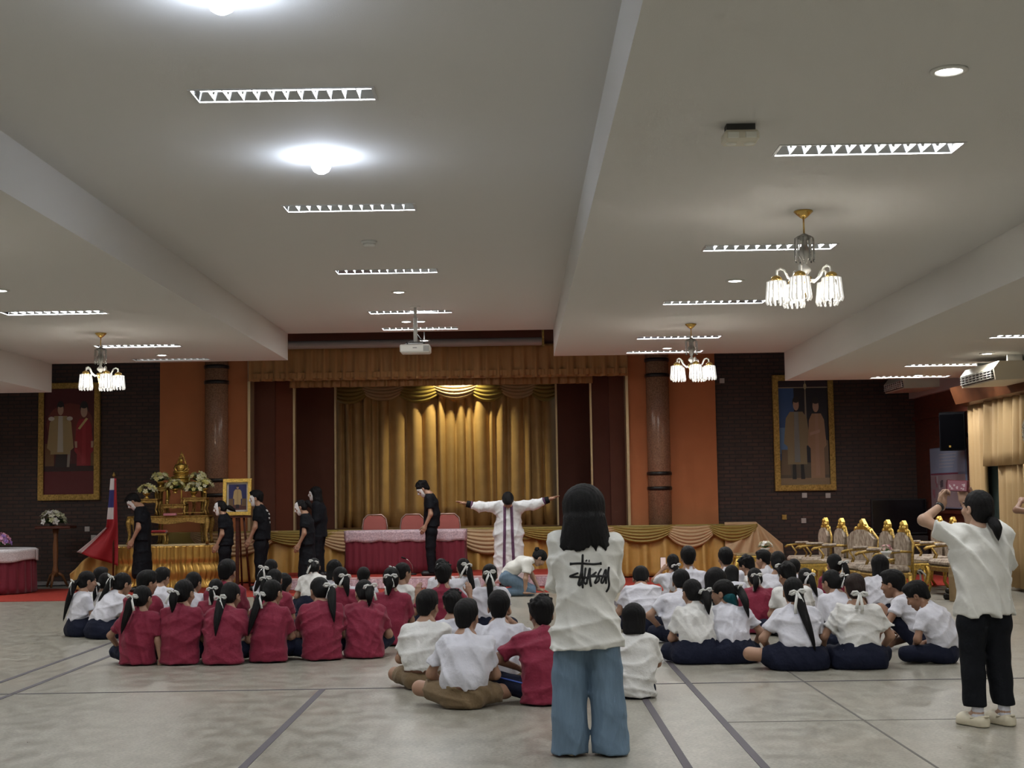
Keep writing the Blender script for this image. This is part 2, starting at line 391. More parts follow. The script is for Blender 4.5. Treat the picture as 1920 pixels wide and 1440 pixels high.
# ================================================================ CEILING FITTINGS
REFL = mat('mirror_reflector', (.55,.57,.6), .12, 1.)
FIN = mat('louvre_fin', (.85,.86,.88), .5, .0)
TUBE = emit_mat('lit_tube', (.93,.97,1.), 14.)
TUBE_D = emit_mat('dim_tube', (1.,.97,.9), 1.2)
def make_troffer():
    """origin at the ceiling surface; the housing rises into the opening"""
    o = thing('recessed_light', (0,0,0), '-', 'light')
    f = MB(); L, W_ = TL, TW
    f.box(-L-.015, L+.015, -W_-.015, -W_+.004, -.006, .003).box(-L-.015, L+.015, W_-.004, W_+.015, -.006, .003).box(-L-.015, -L+.004, -W_, W_, -.006, .003).box(L-.004, L+.015, -W_, W_, -.006, .003)
    f.build('frame', mat('white_enamel', (.62,.62,.62), .4), o)
    h = .085; hs_ = MB().add([(-L,-W_,0),(L,-W_,0),(L,W_,0),(-L,W_,0),(-L,-W_*.7,h),(L,-W_*.7,h),(L,W_*.7,h),(-L,W_*.7,h)], [(4,5,6,7),(0,1,5,4),(1,2,6,5),(2,3,7,6),(3,0,4,7)])
    hs_.build('reflector', REFL, o)
    me = MB().prism([(-W_,0),(W_,0),(W_,.050),(W_*.45,.022),(0,.050),(-W_*.45,.022),(-W_,.050)], -.003, .003, axis='x').mesh('fin', FIN)
    for i in range(11): link('fin', me, o, (-.5+i*.1, 0, .002))
    for y in (-.07, .07): MB().tube([(-.585,y,.062),(.585,y,.062)], .013, 8).build('tube', TUBE, o)
    area('lamp', o, (0,0,.046), 1.16, .2, TROFFER_W, (.96,.985,1.))
    return o
proto = make_troffer(); first = True
names = {-1.55: ('central raised ceiling', Z0), 2.40: ('right hand ceiling bay', Z1), -5.58: ('left hand ceiling bay', Z1), 6.35: ('low side ceiling by the windows', Z2), -9.6: ('low side ceiling at the far left', Z2)}
ordn = ['nearest', 'second', 'third', 'fourth', 'fifth']
for x, (bay, z) in names.items():
    seen = [y for y in TROW if y > 9 and (abs(x) < 3 or y > (16 if abs(x) < 8 else 99))]
    for y in TROW:
        o = proto if first else copy_tree(proto); first = False
        o.location = (x, y, z)
        vis = y in seen
        if vis: k = seen.index(y); lab = 'louvred fluorescent ceiling light, %s in the %s' % (ordn[k] + (' from the camera' if k else ' to the camera'), bay)
        else: lab = 'louvred fluorescent ceiling light outside the picture in the %s' % bay
        o['label'] = lab; o['group'] = 'louvred fluorescent ceiling lights'
        if x == -5.58 and y == 22.85:
            o['label'] = 'unlit louvred ceiling light nearest the left brick wall'
            for c in o.children:
                if c.name.startswith('tube'):
                    c.data = c.data.copy(); c.data.materials[0] = TUBE_D
                if c.type == 'LIGHT': c.data = c.data.copy(); c.data.energy = 1.5
LENS = emit_mat('lit_lens', (1.,.97,.92), 14.)
def make_down(r=.085):
    o = thing('downlight', (0,0,0), '-', 'light')
    MB().lathe([(r*.85,.0),(r*1.2,.0),(r*1.2,-.01),(r*.9,-.014),(r*.85,-.004)], 20).build('rim', WHITEP, o)
    MB().lathe([(.001,-.012),(r*.6,-.012),(r*.86,-.006),(r*.86,0)], 20).build('lens', LENS, o)
    area('lamp', o, (0,0,-.03), .14, .14, DOWN_W, (1.,.96,.9))
    return o
dproto = make_down(); first = True
for (x, y, z, lab) in [(-1.55,18.73,Z0,'small round downlight between third and fourth central louvred lights'), (-1.48,21.9,Z0,'small round downlight just behind the projector pole'), (-1.70,21.9,Z0,'tiny round downlight left of the projector pole'), (-1.58,24.3,4.22,'round downlight hanging over the projector before the stage'),
        (2.41,7.67,Z1,'large round downlight at the top right of the ceiling'), (2.39,15.28,Z1,'small round downlight left of the big chandelier'), (2.38,22.27,Z1,'small round downlight above the far right chandelier'),
        (-5.55,22.1,Z1,'small round downlight right of the left chandelier'), (-5.55,15.13,Z1,'small round downlight cut by the left picture edge'), (6.36,19.1,Z2,'small round downlight above the near air conditioner'), (6.39,22.5,Z2,'glowing round downlight beside the last low louvred light')]:
    o = dproto if first else copy_tree(dproto); first = False
    o.location = (x, y, z); o['label'] = lab; o['group'] = 'round downlights'
# the stage downlight hangs from its own stem under the high ceiling
MB().tube([(0,0,0),(0,0,.95)], .012, 6).build('stem', BLACK, [o for o in bpy.data.objects if o.name.startswith('downlight') and o.get('label','').startswith('round downlight hanging')][0])
BULB = emit_mat('bluish_bulb', (.80,.87,1.), 30.)
def round_lamp(x, y, lab):
    o = thing('round_ceiling_lamp', (x,y,Z0), lab, 'light', group='round bulb lamps in the raised ceiling')
    MB().lathe([(.05,-.022),(.15,-.020),(.205,-.012),(.215,-.006),(.215,0),(.17,0),(.05,0)], 28).build('diffuser', emit_mat('opal_diffuser', (.80,.88,1.), 4.), o)
    MB().lathe([(.035,-.01),(.05,-.03),(.075,-.06),(.078,-.09),(.06,-.122),(.03,-.14),(.001,-.145)], 18).build('bulb', BULB, o)
    point('lamp', o, (0,0,-.16), ROUND_W, (.72,.82,1.), .09)
round_lamp(-1.54, 11.2, 'bright bluish round bulb lamp between the two nearest central louvred lights')
round_lamp(-1.55, 7.42, 'bright bluish round bulb lamp cut by the top picture edge')
sd = thing('smoke_detector', (-1.55, 14.98, Z0), 'small white smoke detector on the raised ceiling', 'smoke detector')
MB().lathe([(.085,0),(.085,-.025),(.07,-.03)], 20).build('base', WHITEP, sd)
MB().lathe([(.068,-.028),(.066,-.05),(.05,-.062),(.001,-.064)], 20).build('sensor_head', WHITEP, sd)
eb = thing('emergency_light', (1.43, 8.78, Z1), 'cream emergency light box fixed to the ceiling right of the beam', 'emergency light')
MB().box(-.09, .09, -.05, .05, -.05, 0).build('bracket', mat('dark_grey_metal', (.05,.05,.05), .5), eb)
MB().box(-.11, .11, -.085, .085, -.115, -.045, c=.015).build('case', CREAMP, eb)
for x in (-.055, .055): MB().box(x-.035, x+.035, -.09, -.08, -.10, -.06, c=.004).build('lamp_window', mat('frosted_window', (.8,.8,.72), .3), eb)
for x in (-.04, .04): MB().lathe([(.03,-.122),(.036,-.115),(.03,-.11)], 12, (x*1.4,0,0)).build('lamp_window', MATS['frosted_window'], eb)

# chandeliers
GLASS = mat('clear_glass_rod', (.9,.9,.88), .08, trans=.85, ior=1.35)
SHADE = mat('lit_glass_shade', (.32,.31,.29), .15, emit=(1.,.96,.88), es=.45)
SHADE.cycles.emission_sampling = 'NONE'
CHBULB = emit_mat('chandelier_bulb', (1.,.95,.85), 40.)
ARM = mat('white_glass_arm', (.85,.83,.78), .2)
def make_chandelier():
    o = thing('chandelier', (0,0,0), '-', 'chandelier')
    MB().lathe([(.075,0),(.08,-.008),(.03,-.055),(.015,-.065),(.008,-.07)], 18).build('ceiling_cup', BRASS, o)
    MB().tube([(0,0,-.06),(0,0,-.2)], .007, 6).build('stem', BRASS, o)
    up = MB().lathe([(.014,-.19),(.05,-.21),(.055,-.23),(.02,-.25),(.03,-.30),(.05,-.33),(.05,-.37),(.025,-.40),(.014,-.44)], 16).build('glass_body', mat('smoked_glass', (.6,.58,.54), .12, trans=.5), o)
    rod = MB().tube([(0,0,0),(.05,0,.0),(.075,0,-.015),(.08,0,-.16),(.075,0,-.21)], .0065, 6).mesh('glass_rod', GLASS)
    for i in range(10): r_ = link('glass_rod', rod, up, (0,0,-.215)); r_.rotation_euler.z = 2*PI*i/10
    MB().lathe([(.014,-.44),(.018,-.455),(.045,-.48),(.048,-.50),(.02,-.53),(.012,-.545)], 16).build('glass_ball', ARM, o)
    hub = MB().lathe([(.012,-.54),(.05,-.55),(.055,-.585),(.04,-.60),(.03,-.64),(.022,-.70),(.008,-.72)], 16).build('hub', BRASS, o)
    R_ = .235
    arm = MB().tube([(.04,0,-.575),(.09,0,-.585),(.14,0,-.55),(.17,0,-.49),(.20,0,-.475),(.228,0,-.49),(R_,0,-.545)], .0105, 8).mesh('arm', ARM)
    cup = MB().lathe([(.012,.045),(.042,.03),(.05,.005),(.045,-.002)], 14).mesh('cup', BRASS)
    shp = []
    sh = MB()
    for k in range(12):
        a = 2*PI*k/12
        sh.tube([(.045*math.cos(a),.045*math.sin(a),.0),(.072*math.cos(a),.072*math.sin(a),-.005),(.079*math.cos(a),.079*math.sin(a),-.09),(.088*math.cos(a),.088*math.sin(a),-.165),(.078*math.cos(a),.078*math.sin(a),-.19)], .0095, 5)
    shm = sh.mesh('shade', SHADE)
    blm = MB().lathe([(.018,-.01),(.03,-.05),(.045,-.09),(.04,-.125),(.02,-.145),(.001,-.15)], 12).mesh('bulb', CHBULB)
    for i in range(5):
        a = 2*PI*i/5+.55
        ar = link('arm', arm, o); ar.rotation_euler.z = a
        cu_ = link('cup', cup, ar, (R_,0,-.575)); 
        s_ = link('shade', shm, o, (R_*math.cos(a), R_*math.sin(a), -.58))
        link('bulb', blm, s_)
        point('lamp', s_, (0,0,-.1), CHAND_W, (1.,.94,.84), .045)
    return o
cproto = make_chandelier()
for i, (x, y, lab) in enumerate([(2.38,11.53,'large lit chandelier with glass rod shades, nearest at the right'), (2.38,19.17,'lit chandelier with glass rod shades before the right column'), (-5.64,19.14,'lit chandelier with glass rod shades at the far left'), (-5.64,11.5,'chandelier outside the picture at the left')]):
    o = cproto if i == 0 else copy_tree(cproto)
    o.location = (x, y, Z1); o['label'] = lab; o['group'] = 'glass chandeliers'; o.rotation_euler.z = i*.5

# projector on its pole
pj = thing('projector', (-1.44, 20.23, Z0), 'white projector hanging from the raised ceiling on a pole', 'projector')
MB().box(-.07, .07, -.07, .07, -.012, 0).build('ceiling_plate', WHITEP, pj)
MB().tube([(0,0,0),(0,0,-.18)], .022, 10).tube([(0,0,-.16),(0,0,-.52)], .03, 10).build('pole', mat('light_grey_metal', (.6,.6,.58), .4), pj)
MB().box(-.13, .13, -.06, .06, -.53, -.515).box(-.13,-.11,-.06,.06,-.56,-.515).box(.11,.13,-.06,.06,-.56,-.515).tube([(.02,0,-.4),(.12,0,-.53)], .008, 6).tube([(-.16,.05,-.54),(-.06,-.02,-.50),(.05,.02,-.53)], .006, 6).build('mount_arms', mat('dark_grey_metal', (.05,.05,.05), .5), pj)
bd = MB().box(-.215, .215, -.17, .17, -.675, -.56, c=.018).build('case', WHITEP, pj)
MB().box(-.03, .03, -.173, -.168, -.615, -.605).build('maker_badge', mat('grey_print', (.15,.15,.16), .5), bd)
MB().lathe([(.045,0),(.05,.02),(.045,.03)], 14).build('lens', BLACK, bd, (.1,.165,-.62)).rotation_euler = (-PI/2,0,0)
for i in range(6): MB().box(.12, .20, -.173, -.168, -.655+i*.013, -.649+i*.013).build('vent_slot', mat('grey_print', (.15,.15,.16), .5), bd)
# ================================================================ THINGS AROUND THE STAGE
def ell(cx, cz, rx, rz, n=16): return [(cx+rx*math.cos(2*PI*i/n), cz+rz*math.sin(2*PI*i/n)) for i in range(n)]
def picture(name, loc, W_, H, fw, label, paint, cat='portrait', tilt=0., gold=None):
    """framed print: gilt mouldings, canvas and flat printed shapes; origin bottom centre, faces -Y"""
    o = thing(name, loc, label, cat); o.rotation_euler.x = tilt
    g = gold or GOLD_D
    fr = link('frame', None, o)
    def bar(poly, nm='moulding'):
        MB().prism(poly, -.045, .02).prism([(a*.985, (b-H/2)*.99+H/2) for a, b in poly], -.06, -.04).build(nm, g, o)
    bpy.data.objects.remove(fr)
    w2 = W_/2
    bar([(-w2,0),(w2,0),(w2-fw,fw),(-w2+fw,fw)]); bar([(-w2,H),(-w2+fw,H-fw),(w2-fw,H-fw),(w2,H)])
    bar([(-w2,0),(-w2+fw,fw),(-w2+fw,H-fw),(-w2,H)]); bar([(w2,0),(w2,H),(w2-fw,H-fw),(w2-fw,fw)])
    cv = MB().box(-w2+fw*.8, w2-fw*.8, -.005, .015, fw*.8, H-fw*.8).build('canvas', mat('ground_%d_%d_%d' % tuple(int(999*q) for q in paint[0]), paint[0], .5), o)
    cols = []; mb = MB(); y = -.0055
    iw, ih = W_-2*fw, H-2*fw
    for (c, poly) in paint[1]:
        if c not in cols: cols.append(c)
        mb.add([(-iw/2+a*iw, y, fw+b*ih) for a, b in poly], [tuple(range(len(poly)))], cols.index(c)); y -= .0004
    mb.build('print', [mat('print_%02x%02x%02x' % tuple(int(255*q) for q in c), c, .45) for c in cols], cv)
    return o
skin_p = (.42,.27,.19); hair_p = (.02,.015,.015)
def robe(cx, w, top, bot, c, c2=None):
    L = [(c, [(cx-w*.5,top-.06),(cx-w*.3,top),(cx+w*.3,top),(cx+w*.5,top-.06),(cx+w*.62,top-.30),(cx+w*.45,top-.33),(cx+w*.46,bot),(cx-w*.46,bot),(cx-w*.45,top-.33),(cx-w*.62,top-.30)])]
    if c2: L.append((c2, [(cx-w*.1,top),(cx+w*.1,top),(cx+w*.14,bot+.02),(cx-w*.14,bot+.02)]))
    return L
def head(cx, cy, r, hr=1.15): return [(hair_p, ell(cx, cy+r*.35, r*.95, r*.75)), (skin_p, ell(cx, cy, r*.78, r*.72)), (hair_p, ell(cx, cy+r*.62, r*.85, r*.35))]
gold_p = (.36,.27,.13); red_p = (.26,.012,.02)
P1 = ((.12,.012,.014), [((.075,.01,.012), [(0,.22),(1,.22),(1,1),(0,1)]), ((.15,.03,.022), ell(.5,.66,.46,.20)), ((.035,.012,.012), [(0,.22),(1,.22),(1,.29),(0,.29)]),
      ((.17,.08,.03), [(.02,.27),(.2,.27),(.2,.48),(.02,.48)]), ((.17,.08,.03), [(.8,.27),(.98,.27),(.98,.48),(.8,.48)]), ((.03,.02,.02), [(.22,.26),(.46,.26),(.44,.4),(.24,.4)]), ((.28,.24,.2), [(.45,.26),(.5,.26),(.53,.45),(.47,.45)])]
      + robe(.32,.42,.74,.38,gold_p,(.5,.47,.40)) + [((.6,.56,.5), ell(.14,.715,.06,.02)), ((.6,.56,.5), ell(.5,.715,.06,.02))] + head(.32,.80,.075)
      + robe(.78,.30,.71,.27,red_p,(.33,.02,.03)) + [((.5,.37,.15), [(.66,.62),(.70,.61),(.86,.71),(.82,.72)]), (skin_p, [(.60,.5),(.65,.5),(.65,.44),(.61,.44)]), (skin_p, [(.92,.5),(.97,.5),(.96,.44),(.92,.44)])] + head(.78,.785,.085))
picture('tall_portrait_panel', (-8.40, YB-.022, 1.57), 1.16, 2.20, .10, 'tall gilt framed portrait of a couple, red background, on left brick wall', P1)
blue_p = (.03,.09,.26)
P2 = ((.012,.012,.02), [(blue_p, [(0,.22),(.32,.22),(.32,.94),(0,.94)]), ((.10,.20,.38), [(0,.3),(.3,.3),(.3,.55),(0,.55)]), ((.10,.08,.05), [(0,0),(1,0),(1,.2),(0,.24)]), ((.03,.02,.03), [(.0,.93),(1,.93),(1,1),(0,1)]), ((.3,.26,.2), [(0,.925),(1,.925),(1,.935),(0,.935)]), ((.22,.19,.15), [(.53,.6),(.57,.6),(.56,1),(.54,1)]), ((.4,.34,.2), ell(.55,.94,.03,.03)),
      ((.26,.18,.1), [(0,0),(1,0),(1,.07),(0,.07)]), ((.16,.11,.06), [(.03,.1),(.22,.1),(.2,.34),(.05,.34)]), ((.16,.11,.06), [(.82,.1),(.98,.1),(.98,.42),(.88,.45)])]
      + robe(.36,.42,.70,.20,(.24,.19,.10),(.20,.21,.20)) + [((.015,.015,.015), [(.25,.06),(.33,.06),(.33,.2),(.26,.2)]), ((.015,.015,.015), [(.42,.06),(.5,.06),(.48,.2),(.42,.2)])] + head(.36,.765,.075)
      + robe(.76,.30,.68,.07,(.33,.20,.11),(.36,.22,.14)) + [(skin_p, [(.62,.47),(.82,.5),(.82,.53),(.62,.5)])] + head(.75,.75,.08))
picture('tall_portrait_panel', (5.36, YB-.022, 1.535), 1.14, 2.17, .10, 'tall gilt framed portrait of a couple, blue background, on right brick wall', P2)
P3 = ((.62,.58,.5), [((.02,.025,.12), [(.09,.07),(.91,.07),(.91,.93),(.09,.93)]), ((.10,.035,.03), [(.09,.07),(.91,.07),(.91,.25),(.09,.25)]), ((.15,.09,.04), [(.1,.2),(.3,.2),(.3,.45),(.1,.45)]), ((.15,.09,.04), [(.7,.2),(.9,.2),(.9,.45),(.7,.45)])] + robe(.5,.34,.76,.24,(.5,.36,.16),(.42,.30,.14)) + [((.02,.015,.02), [(.42,.12),(.58,.12),(.57,.25),(.43,.25)])] + head(.5,.82,.07))
ez = thing('wooden_easel', (-4.93, 24.95, 0), 'dark red wooden easel holding the small framed portrait', 'easel')
MB().tube([(-.22,0,.008),(-.05,.03,1.85)], .02, 6).build('leg', WOOD, ez); MB().tube([(.22,0,.008),(.05,.03,1.85)], .02, 6).build('leg', WOOD, ez)
MB().box(-.03,.03,-.02,.02,.02,1.26).build('centre_post', WOOD, ez); MB().tube([(0,.42,.01),(0,.05,1.8)], .018, 6).build('rear_leg', WOOD, ez); MB().box(-.25,.25,-.07,.03,1.215,1.25).build('ledge', WOOD, ez)
picture('small_portrait', (-4.92, 24.90, 1.255), .50, .64, .06, 'small gilt framed portrait of a standing figure on the easel', P3, tilt=-.06, gold=GOLD)

# --- altar
al = thing('altar_plinth', (-6.3, 25.25, 0), 'low semicircular altar base skirted with ruched gold satin', 'altar')
def arc(u, r=1.): a = PI+PI*u; return (.95*math.cos(a)*r, .52*math.sin(a)*r)
def ruch(u, v):
    x, y = arc(u); q = u*44*PI; zz = .75*v
    sm_ = min(1., max(0., (.66-v)/.2)); k = 1+.045*abs(math.sin(q*.5))*(1-.6*sm_) + .055*sm_*math.sin(q*.5+8*v)*math.sin(q*.5-8*v) + .06*(1-v)**2 - .02*math.exp(-((v-.6)/.07)**2)
    return (x*k, y*k, zz)
MB().grid(ruch, 340, 26).build('ruched_skirt', mat('bright_gold_satin', (.70,.41,.10), .24, .6), al, solid=.004)
MB().prism([arc(i/24, 1.03) for i in range(25)], .745, .77, axis='z').build('top', mat('cream_cloth_edge', (.75,.62,.35), .5), al)
def gilt_table(name, loc, w, d, h, label, leg=.03, apron=.06, m=None, shelf=False):
    o = thing(name, loc, label, 'altar table', group='gilded altar tables'); m = m or GOLD_D
    MB().box(-w/2, w/2, -d/2, d/2, h-.03, h, c=.008).build('table_top', m, o)
    for y in (-d/2+.015, d/2-.025):
        MB().prism([(-w/2+.02,h-.03),(w/2-.02,h-.03),(w/2-.02,h-.03-apron)]+[(w/2-.02-(w-.04)*i/10, h-.03-apron*(.55+.45*abs(math.cos(i*PI/5)))) for i in range(1,10)]+[(-w/2+.02,h-.03-apron)], y, y+.012).build('carved_apron', m, o)
    for sx in (-1,1):
        for sy_ in (-1,1):
            x, y = sx*(w/2-.03), sy_*(d/2-.03)
            MB().tube([(x,y,h-.04),(x+sx*.015,y,h*.75),(x-sx*.01,y,h*.35),(x+sx*.005,y,.06),(x+sx*.02,y,.005)], [leg*1.15,leg*1.2,leg*.7,leg*.7,leg], 8).build('leg', m, o)
    if shelf: MB().box(-w/2+.04, w/2-.04, -d/2+.03, d/2-.03, h*.12, h*.12+.015).build('stretcher_shelf', m, o)
    return o
AY = 25.12
gilt_table('altar_table', (-6.15, AY+.02, .77), 1.42, .44, .50, 'long carved gilt altar table on the ruched altar base', .04, .12)
gilt_table('altar_table', (-6.50, AY-.05, 1.272), .34, .26, .30, 'small gilt table at the left end of the long altar table', .022, .05)
gilt_table('altar_table', (-6.05, AY-.06, 1.272), .42, .26, .20, 'low gilt table in the middle of the long altar table', .022, .05, None, True)
gilt_table('altar_table', (-5.68, AY-.06, 1.272), .42, .26, .31, 'small gilt table at the right end of the long altar table', .022, .05, None, True)
gilt_table('altar_table', (-6.03, AY+.35, 1.272-.5), .82, .26, 1.08, 'tall rear gilt table carrying the seated statue', .024, .10)
for (x, lab) in ((-6.33, 'left'), (-5.68, 'right')):
    gilt_table('altar_table', (x, AY+.16, 1.272), .24, .2, .50, 'narrow tall gilt stand under the upper %s flower bowl' % lab, .018, .05)
# seated statue
bs_ = thing('seated_statue', (-6.035, AY+.33, 1.852), 'small golden seated statue under a flame shaped arch, top of the altar', 'statue')
MB().lathe([(.20,0),(.20,.025),(.15,.035),(.15,.06),(.185,.075),(.185,.10),(.13,.115),(.13,.13),(.15,.14),(.15,.155)], 20).build('pedestal', GOLD, bs_)
bb = MB().ball((0,0,.185), .10, 12, sc=(1.1,.62,.32)).lathe([(.045,.18),(.05,.22),(.062,.27),(.05,.30),(.018,.315),(.017,.33)], 12)
for s_ in (-1,1): bb.tube([(s_*.055,0,.29),(s_*.085,-.01,.235),(s_*.05,-.055,.195)], [.02,.017,.014], 7)
bb.ball((0,0,.355), .03, 10, sc=(1,1,1.2)).lathe([(.018,.38),(.013,.40),(.003,.43)], 8)
fo = bb.build('figure', GOLD, bs_); fo.scale = (1.3,1.2,1.22); fo.location = (0,-.03,-.036)
ar = MB()
pts = [(-.13,.16),(-.14,.22),(-.12,.29),(-.085,.33),(-.075,.37),(-.05,.43),(-.02,.49),(0,.53)]
pts = [(a*.82, b) for a, b in pts]
pts2 = pts + [(-a,b) for a,b in reversed(pts[:-1])]
ar.tube([(a,.03,b) for a,b in pts2], .012, 6)
for a, b in pts2: ar.tube([(a,.03,b),(a*1.18+(.01 if a>0 else -.01),.03,b+.03)], [.012,.002], 5)
ar.build('flame_arch', GOLD, bs_)
def posy(name, loc, bowl_h, R_, nb, cols, label, seed, bowl=GOLD, flat=.55, group='flower bowls on the altar', leafc=None):
    o = thing(name, loc, label, 'flowers', group=group); r = random.Random(seed)
    if bowl: MB().lathe([(.045,0),(.05,.01),(.018,.03),(.02,bowl_h*.4),(.06,bowl_h*.7),(.075,bowl_h),(.068,bowl_h)], 14).build('bowl', bowl, o)
    lf = MB(); bl = MB()
    for i in range(nb):
        a = r.uniform(0, 2*PI); e = r.uniform(.05, 1.25); q = R_*r.uniform(.75,1.)
        c = Vector((q*math.cos(a)*math.cos(e), q*math.sin(a)*math.cos(e)*.8, bowl_h+.02+q*math.sin(e)*flat*1.4))
        s_ = R_*r.uniform(.20,.32); mi = r.randrange(len(cols))
        d = (c-Vector((0,0,bowl_h))).normalized()
        u = d.orthogonal().normalized(); v = d.cross(u)
        for k in range(5):
            b_ = 2*PI*k/5+i; p = u*math.cos(b_)+v*math.sin(b_); p2 = d.cross(p)
            bl.add([c, c+p*s_*.6+p2*s_*.35+d*s_*.2, c+p*s_+d*s_*.32, c+p*s_*.6-p2*s_*.35+d*s_*.2], [(0,1,2,3)], mi)
        bl.ball(c+d*s_*.1, s_*.28, 5, mi)
        a2 = a+r.uniform(-.5,.5); tip = Vector((q*1.15*math.cos(a2)*math.cos(e*.6), q*1.15*math.sin(a2)*.8*math.cos(e*.6), bowl_h+.0+q*math.sin(e*.6)*flat))
        b0 = Vector((0,0,bowl_h)); sd_ = (tip-b0).cross(Vector((0,0,1))); sd_ = (sd_.normalized() if sd_.length>1e-6 else Vector((1,0,0)))*R_*.10
        lf.add([b0, (b0+tip)/2+sd_+Vector((0,0,.02)), tip, (b0+tip)/2-sd_+Vector((0,0,.02))], [(0,1,2,3)], 0)
    lf.build('leaves', leafc or mat('leaf_green', (.05,.11,.025), .5), o, solid=.002)
    bl.build('blossoms', [mat('blossom_%d_%d_%d' % tuple(int(99*q) for q in c), c, .6) for c in cols], o, solid=.0015)
    return o
YEL = [(.72,.66,.28),(.78,.74,.45),(.60,.55,.18),(.8,.78,.6)]
for i, (x, y, z, lab) in enumerate([(-6.36,AY+.14,1.775,'upper left'),(-6.55,AY-.07,1.575,'lower left'),(-6.07,AY+.02,1.66,'middle'),(-5.70,AY+.14,1.775,'upper right'),(-5.72,AY-.07,1.585,'lower right'),(-5.55,AY+.0,1.66,'outermost right')]):
    posy('flower_bowl', (x,y,z), .10 if i not in (2,5) else .08, .185, 40, YEL, 'gold bowl of pale yellow flowers, %s of the altar' % lab, i)
for i, (x, h) in enumerate(((-6.18,.20),(-5.93,.20))):
    cd = thing('candlestick', (x, AY-.1, 1.475), ['brass candlestick with yellow candle, left on low altar table','brass candlestick with yellow candle, right on low altar table'][i], 'candlestick', group='altar candlesticks')
    MB().lathe([(.03,0),(.03,.01),(.008,.02),(.012,.05),(.016,.08)], 10).build('holder', BRASS, cd); MB().lathe([(.011,.08),(.011,.08+h-.05),(.003,.09+h-.05)], 8).build('candle', mat('yellow_wax', (.65,.45,.08), .5), cd)
stl = thing('kneeling_stool', (-6.35, 24.93, .77), 'low gilt stool with a red cushion in front of the altar table', 'stool')
MB().box(-.2,.2,-.1,.1,.16,.2,c=.006).build('seat_frame', GOLD_D, stl); MB().box(-.19,.19,-.095,.095,.2,.25,c=.022).build('cushion', mat('red_velvet', (.35,.012,.015), .7, sheen=.5), stl)
for sx in (-1,1):
    for sy_ in (-1,1): MB().tube([(sx*.17,sy_*.08,.165),(sx*.185,sy_*.08,.08),(sx*.17,sy_*.08,.002)], [.022,.016,.02], 6).build('leg', GOLD_D, stl)
bk = MB().box(-.11,.11,-.04,.04,0,.022).box(-.11,.11,-.035,.035,.022,.04).build('prayer_book', mat('pink_cover', (.55,.22,.25), .6), None, (-6.12, AY-.12, 1.272)); tag(bk, 'pink book lying under the low altar table', 'book'); bk.location = (-6.1, AY-.215, 1.272)
# flags
fg = thing('national_flag', (-6.96, 24.45, .009), 'drooping red, white and blue flag on a dark pole', 'flag')
MB().tube([(0,0,.03),(0,0,1.95)], .016, 8).build('pole', WOOD, fg); MB().lathe([(.018,1.95),(.03,1.97),(.02,1.995),(.003,2.03)], 10).build('finial', GOLD_D, fg); MB().lathe([(.14,0),(.15,.02),(.06,.05),(.02,.09)], 14).build('foot', WOOD, fg)
FC = [mat('flag_red', (.30,.012,.018), .65), mat('flag_white', (.62,.60,.60), .65), mat('flag_blue', (.03,.03,.16), .65)]
def flagcloth(u, v):    # u across the folded bands, v down
    w = .05+.075*v; x = -.03*v + (u-.5)*w*2
    if v > .55: x -= (v-.55)**1.1*1.15*(1-u)
    return (x, -.03-.05*math.sin(u*9+v*4)*v, 1.92-1.5*v+ (.55*(v-.55)*(1-u) if v > .55 else 0))
mb = MB().grid(flagcloth, 30, 30)
for k, f in enumerate(mb.f):
    i, j = k//30, k % 30; t_ = (i*.7+ (30-j)*.75)
    mb.m[k] = 0 if (j > 13 or i > 19) else (1 if j > 9 else (2 if j > 3 else 1))
    if j > 16 and i <= 2: mb.m[k] = 1
mb.build('cloth', FC, fg, solid=.004)
yf = thing('yellow_drape', (-7.42, 24.62, .009), 'ochre yellow cloth draped beside the flag pole', 'cloth')
def ydr(u, v): x = -.34+u*.75; return (x, .06*math.sin(u*14+v*2)+.1*u, (.62+.12*u-.35*(1-u)**2)*(1-v)+.02)
MB().grid(ydr, 36, 10).build('cloth', mat('ochre_cloth', (.48,.30,.09), .6), yf, solid=.005)
# left round table, pedestal with flowers
rt = thing('skirted_round_table', (-9.05, 24.35, 0), 'round table with crimson skirt and white lace cover at the left edge', 'table')
def rsk(u, v): a = 2*PI*u; k = .74+.014*math.sin(u*170)+.03*(1-v); return (k*math.cos(a), k*math.sin(a), .02+.72*v)
MB().grid(rsk, 300, 6).build('skirt', REDCLOTH, rt, solid=.004); MB().lathe([(.74,.72),(.745,.745),(.70,.75)], 40).build('table_top', REDCLOTH, rt)
def lc(u, v):
    a = 2*PI*u; rr = v/.6*.785 if v < .6 else .795+.012*math.sin(u*80)*(v-.6)*2; return (rr*math.cos(a), rr*math.sin(a), .758 if v < .6 else .758-(v-.6)*(.5+.05*math.sin(u*31)))
MB().grid(lc, 120, 14).build('lace_cover', LACEW, rt, solid=.003)
posy('pink_bouquet', (-8.80, 24.10, .76), .06, .22, 44, [(.5,.2,.36),(.30,.16,.42),(.6,.36,.5),(.55,.25,.30)], 'pink and purple bouquet on the lace covered round table', 31, None, .62, 'flower arrangements at left')
pt = thing('pedestal_stand', (-8.36, 25.7, 0), 'dark wooden pedestal stand by the left brick wall', 'pedestal')
MB().box(-.32,.32,-.2,.2,1.06,1.11,c=.01).build('top', WOOD, pt); MB().lathe([(.05,.2),(.06,.3),(.04,.4),(.05,.7),(.035,.9),(.06,1.06)], 12).build('column', mat('brown_wood', (.20,.08,.03), .4), pt)
for k in range(3):
    a = 2*PI*k/3+.5; MB().tube([(0,0,.28),(.12*math.cos(a),.12*math.sin(a),.22),(.22*math.cos(a),.22*math.sin(a),.02)], [.035,.028,.022], 7).build('foot', MATS['brown_wood'], pt)
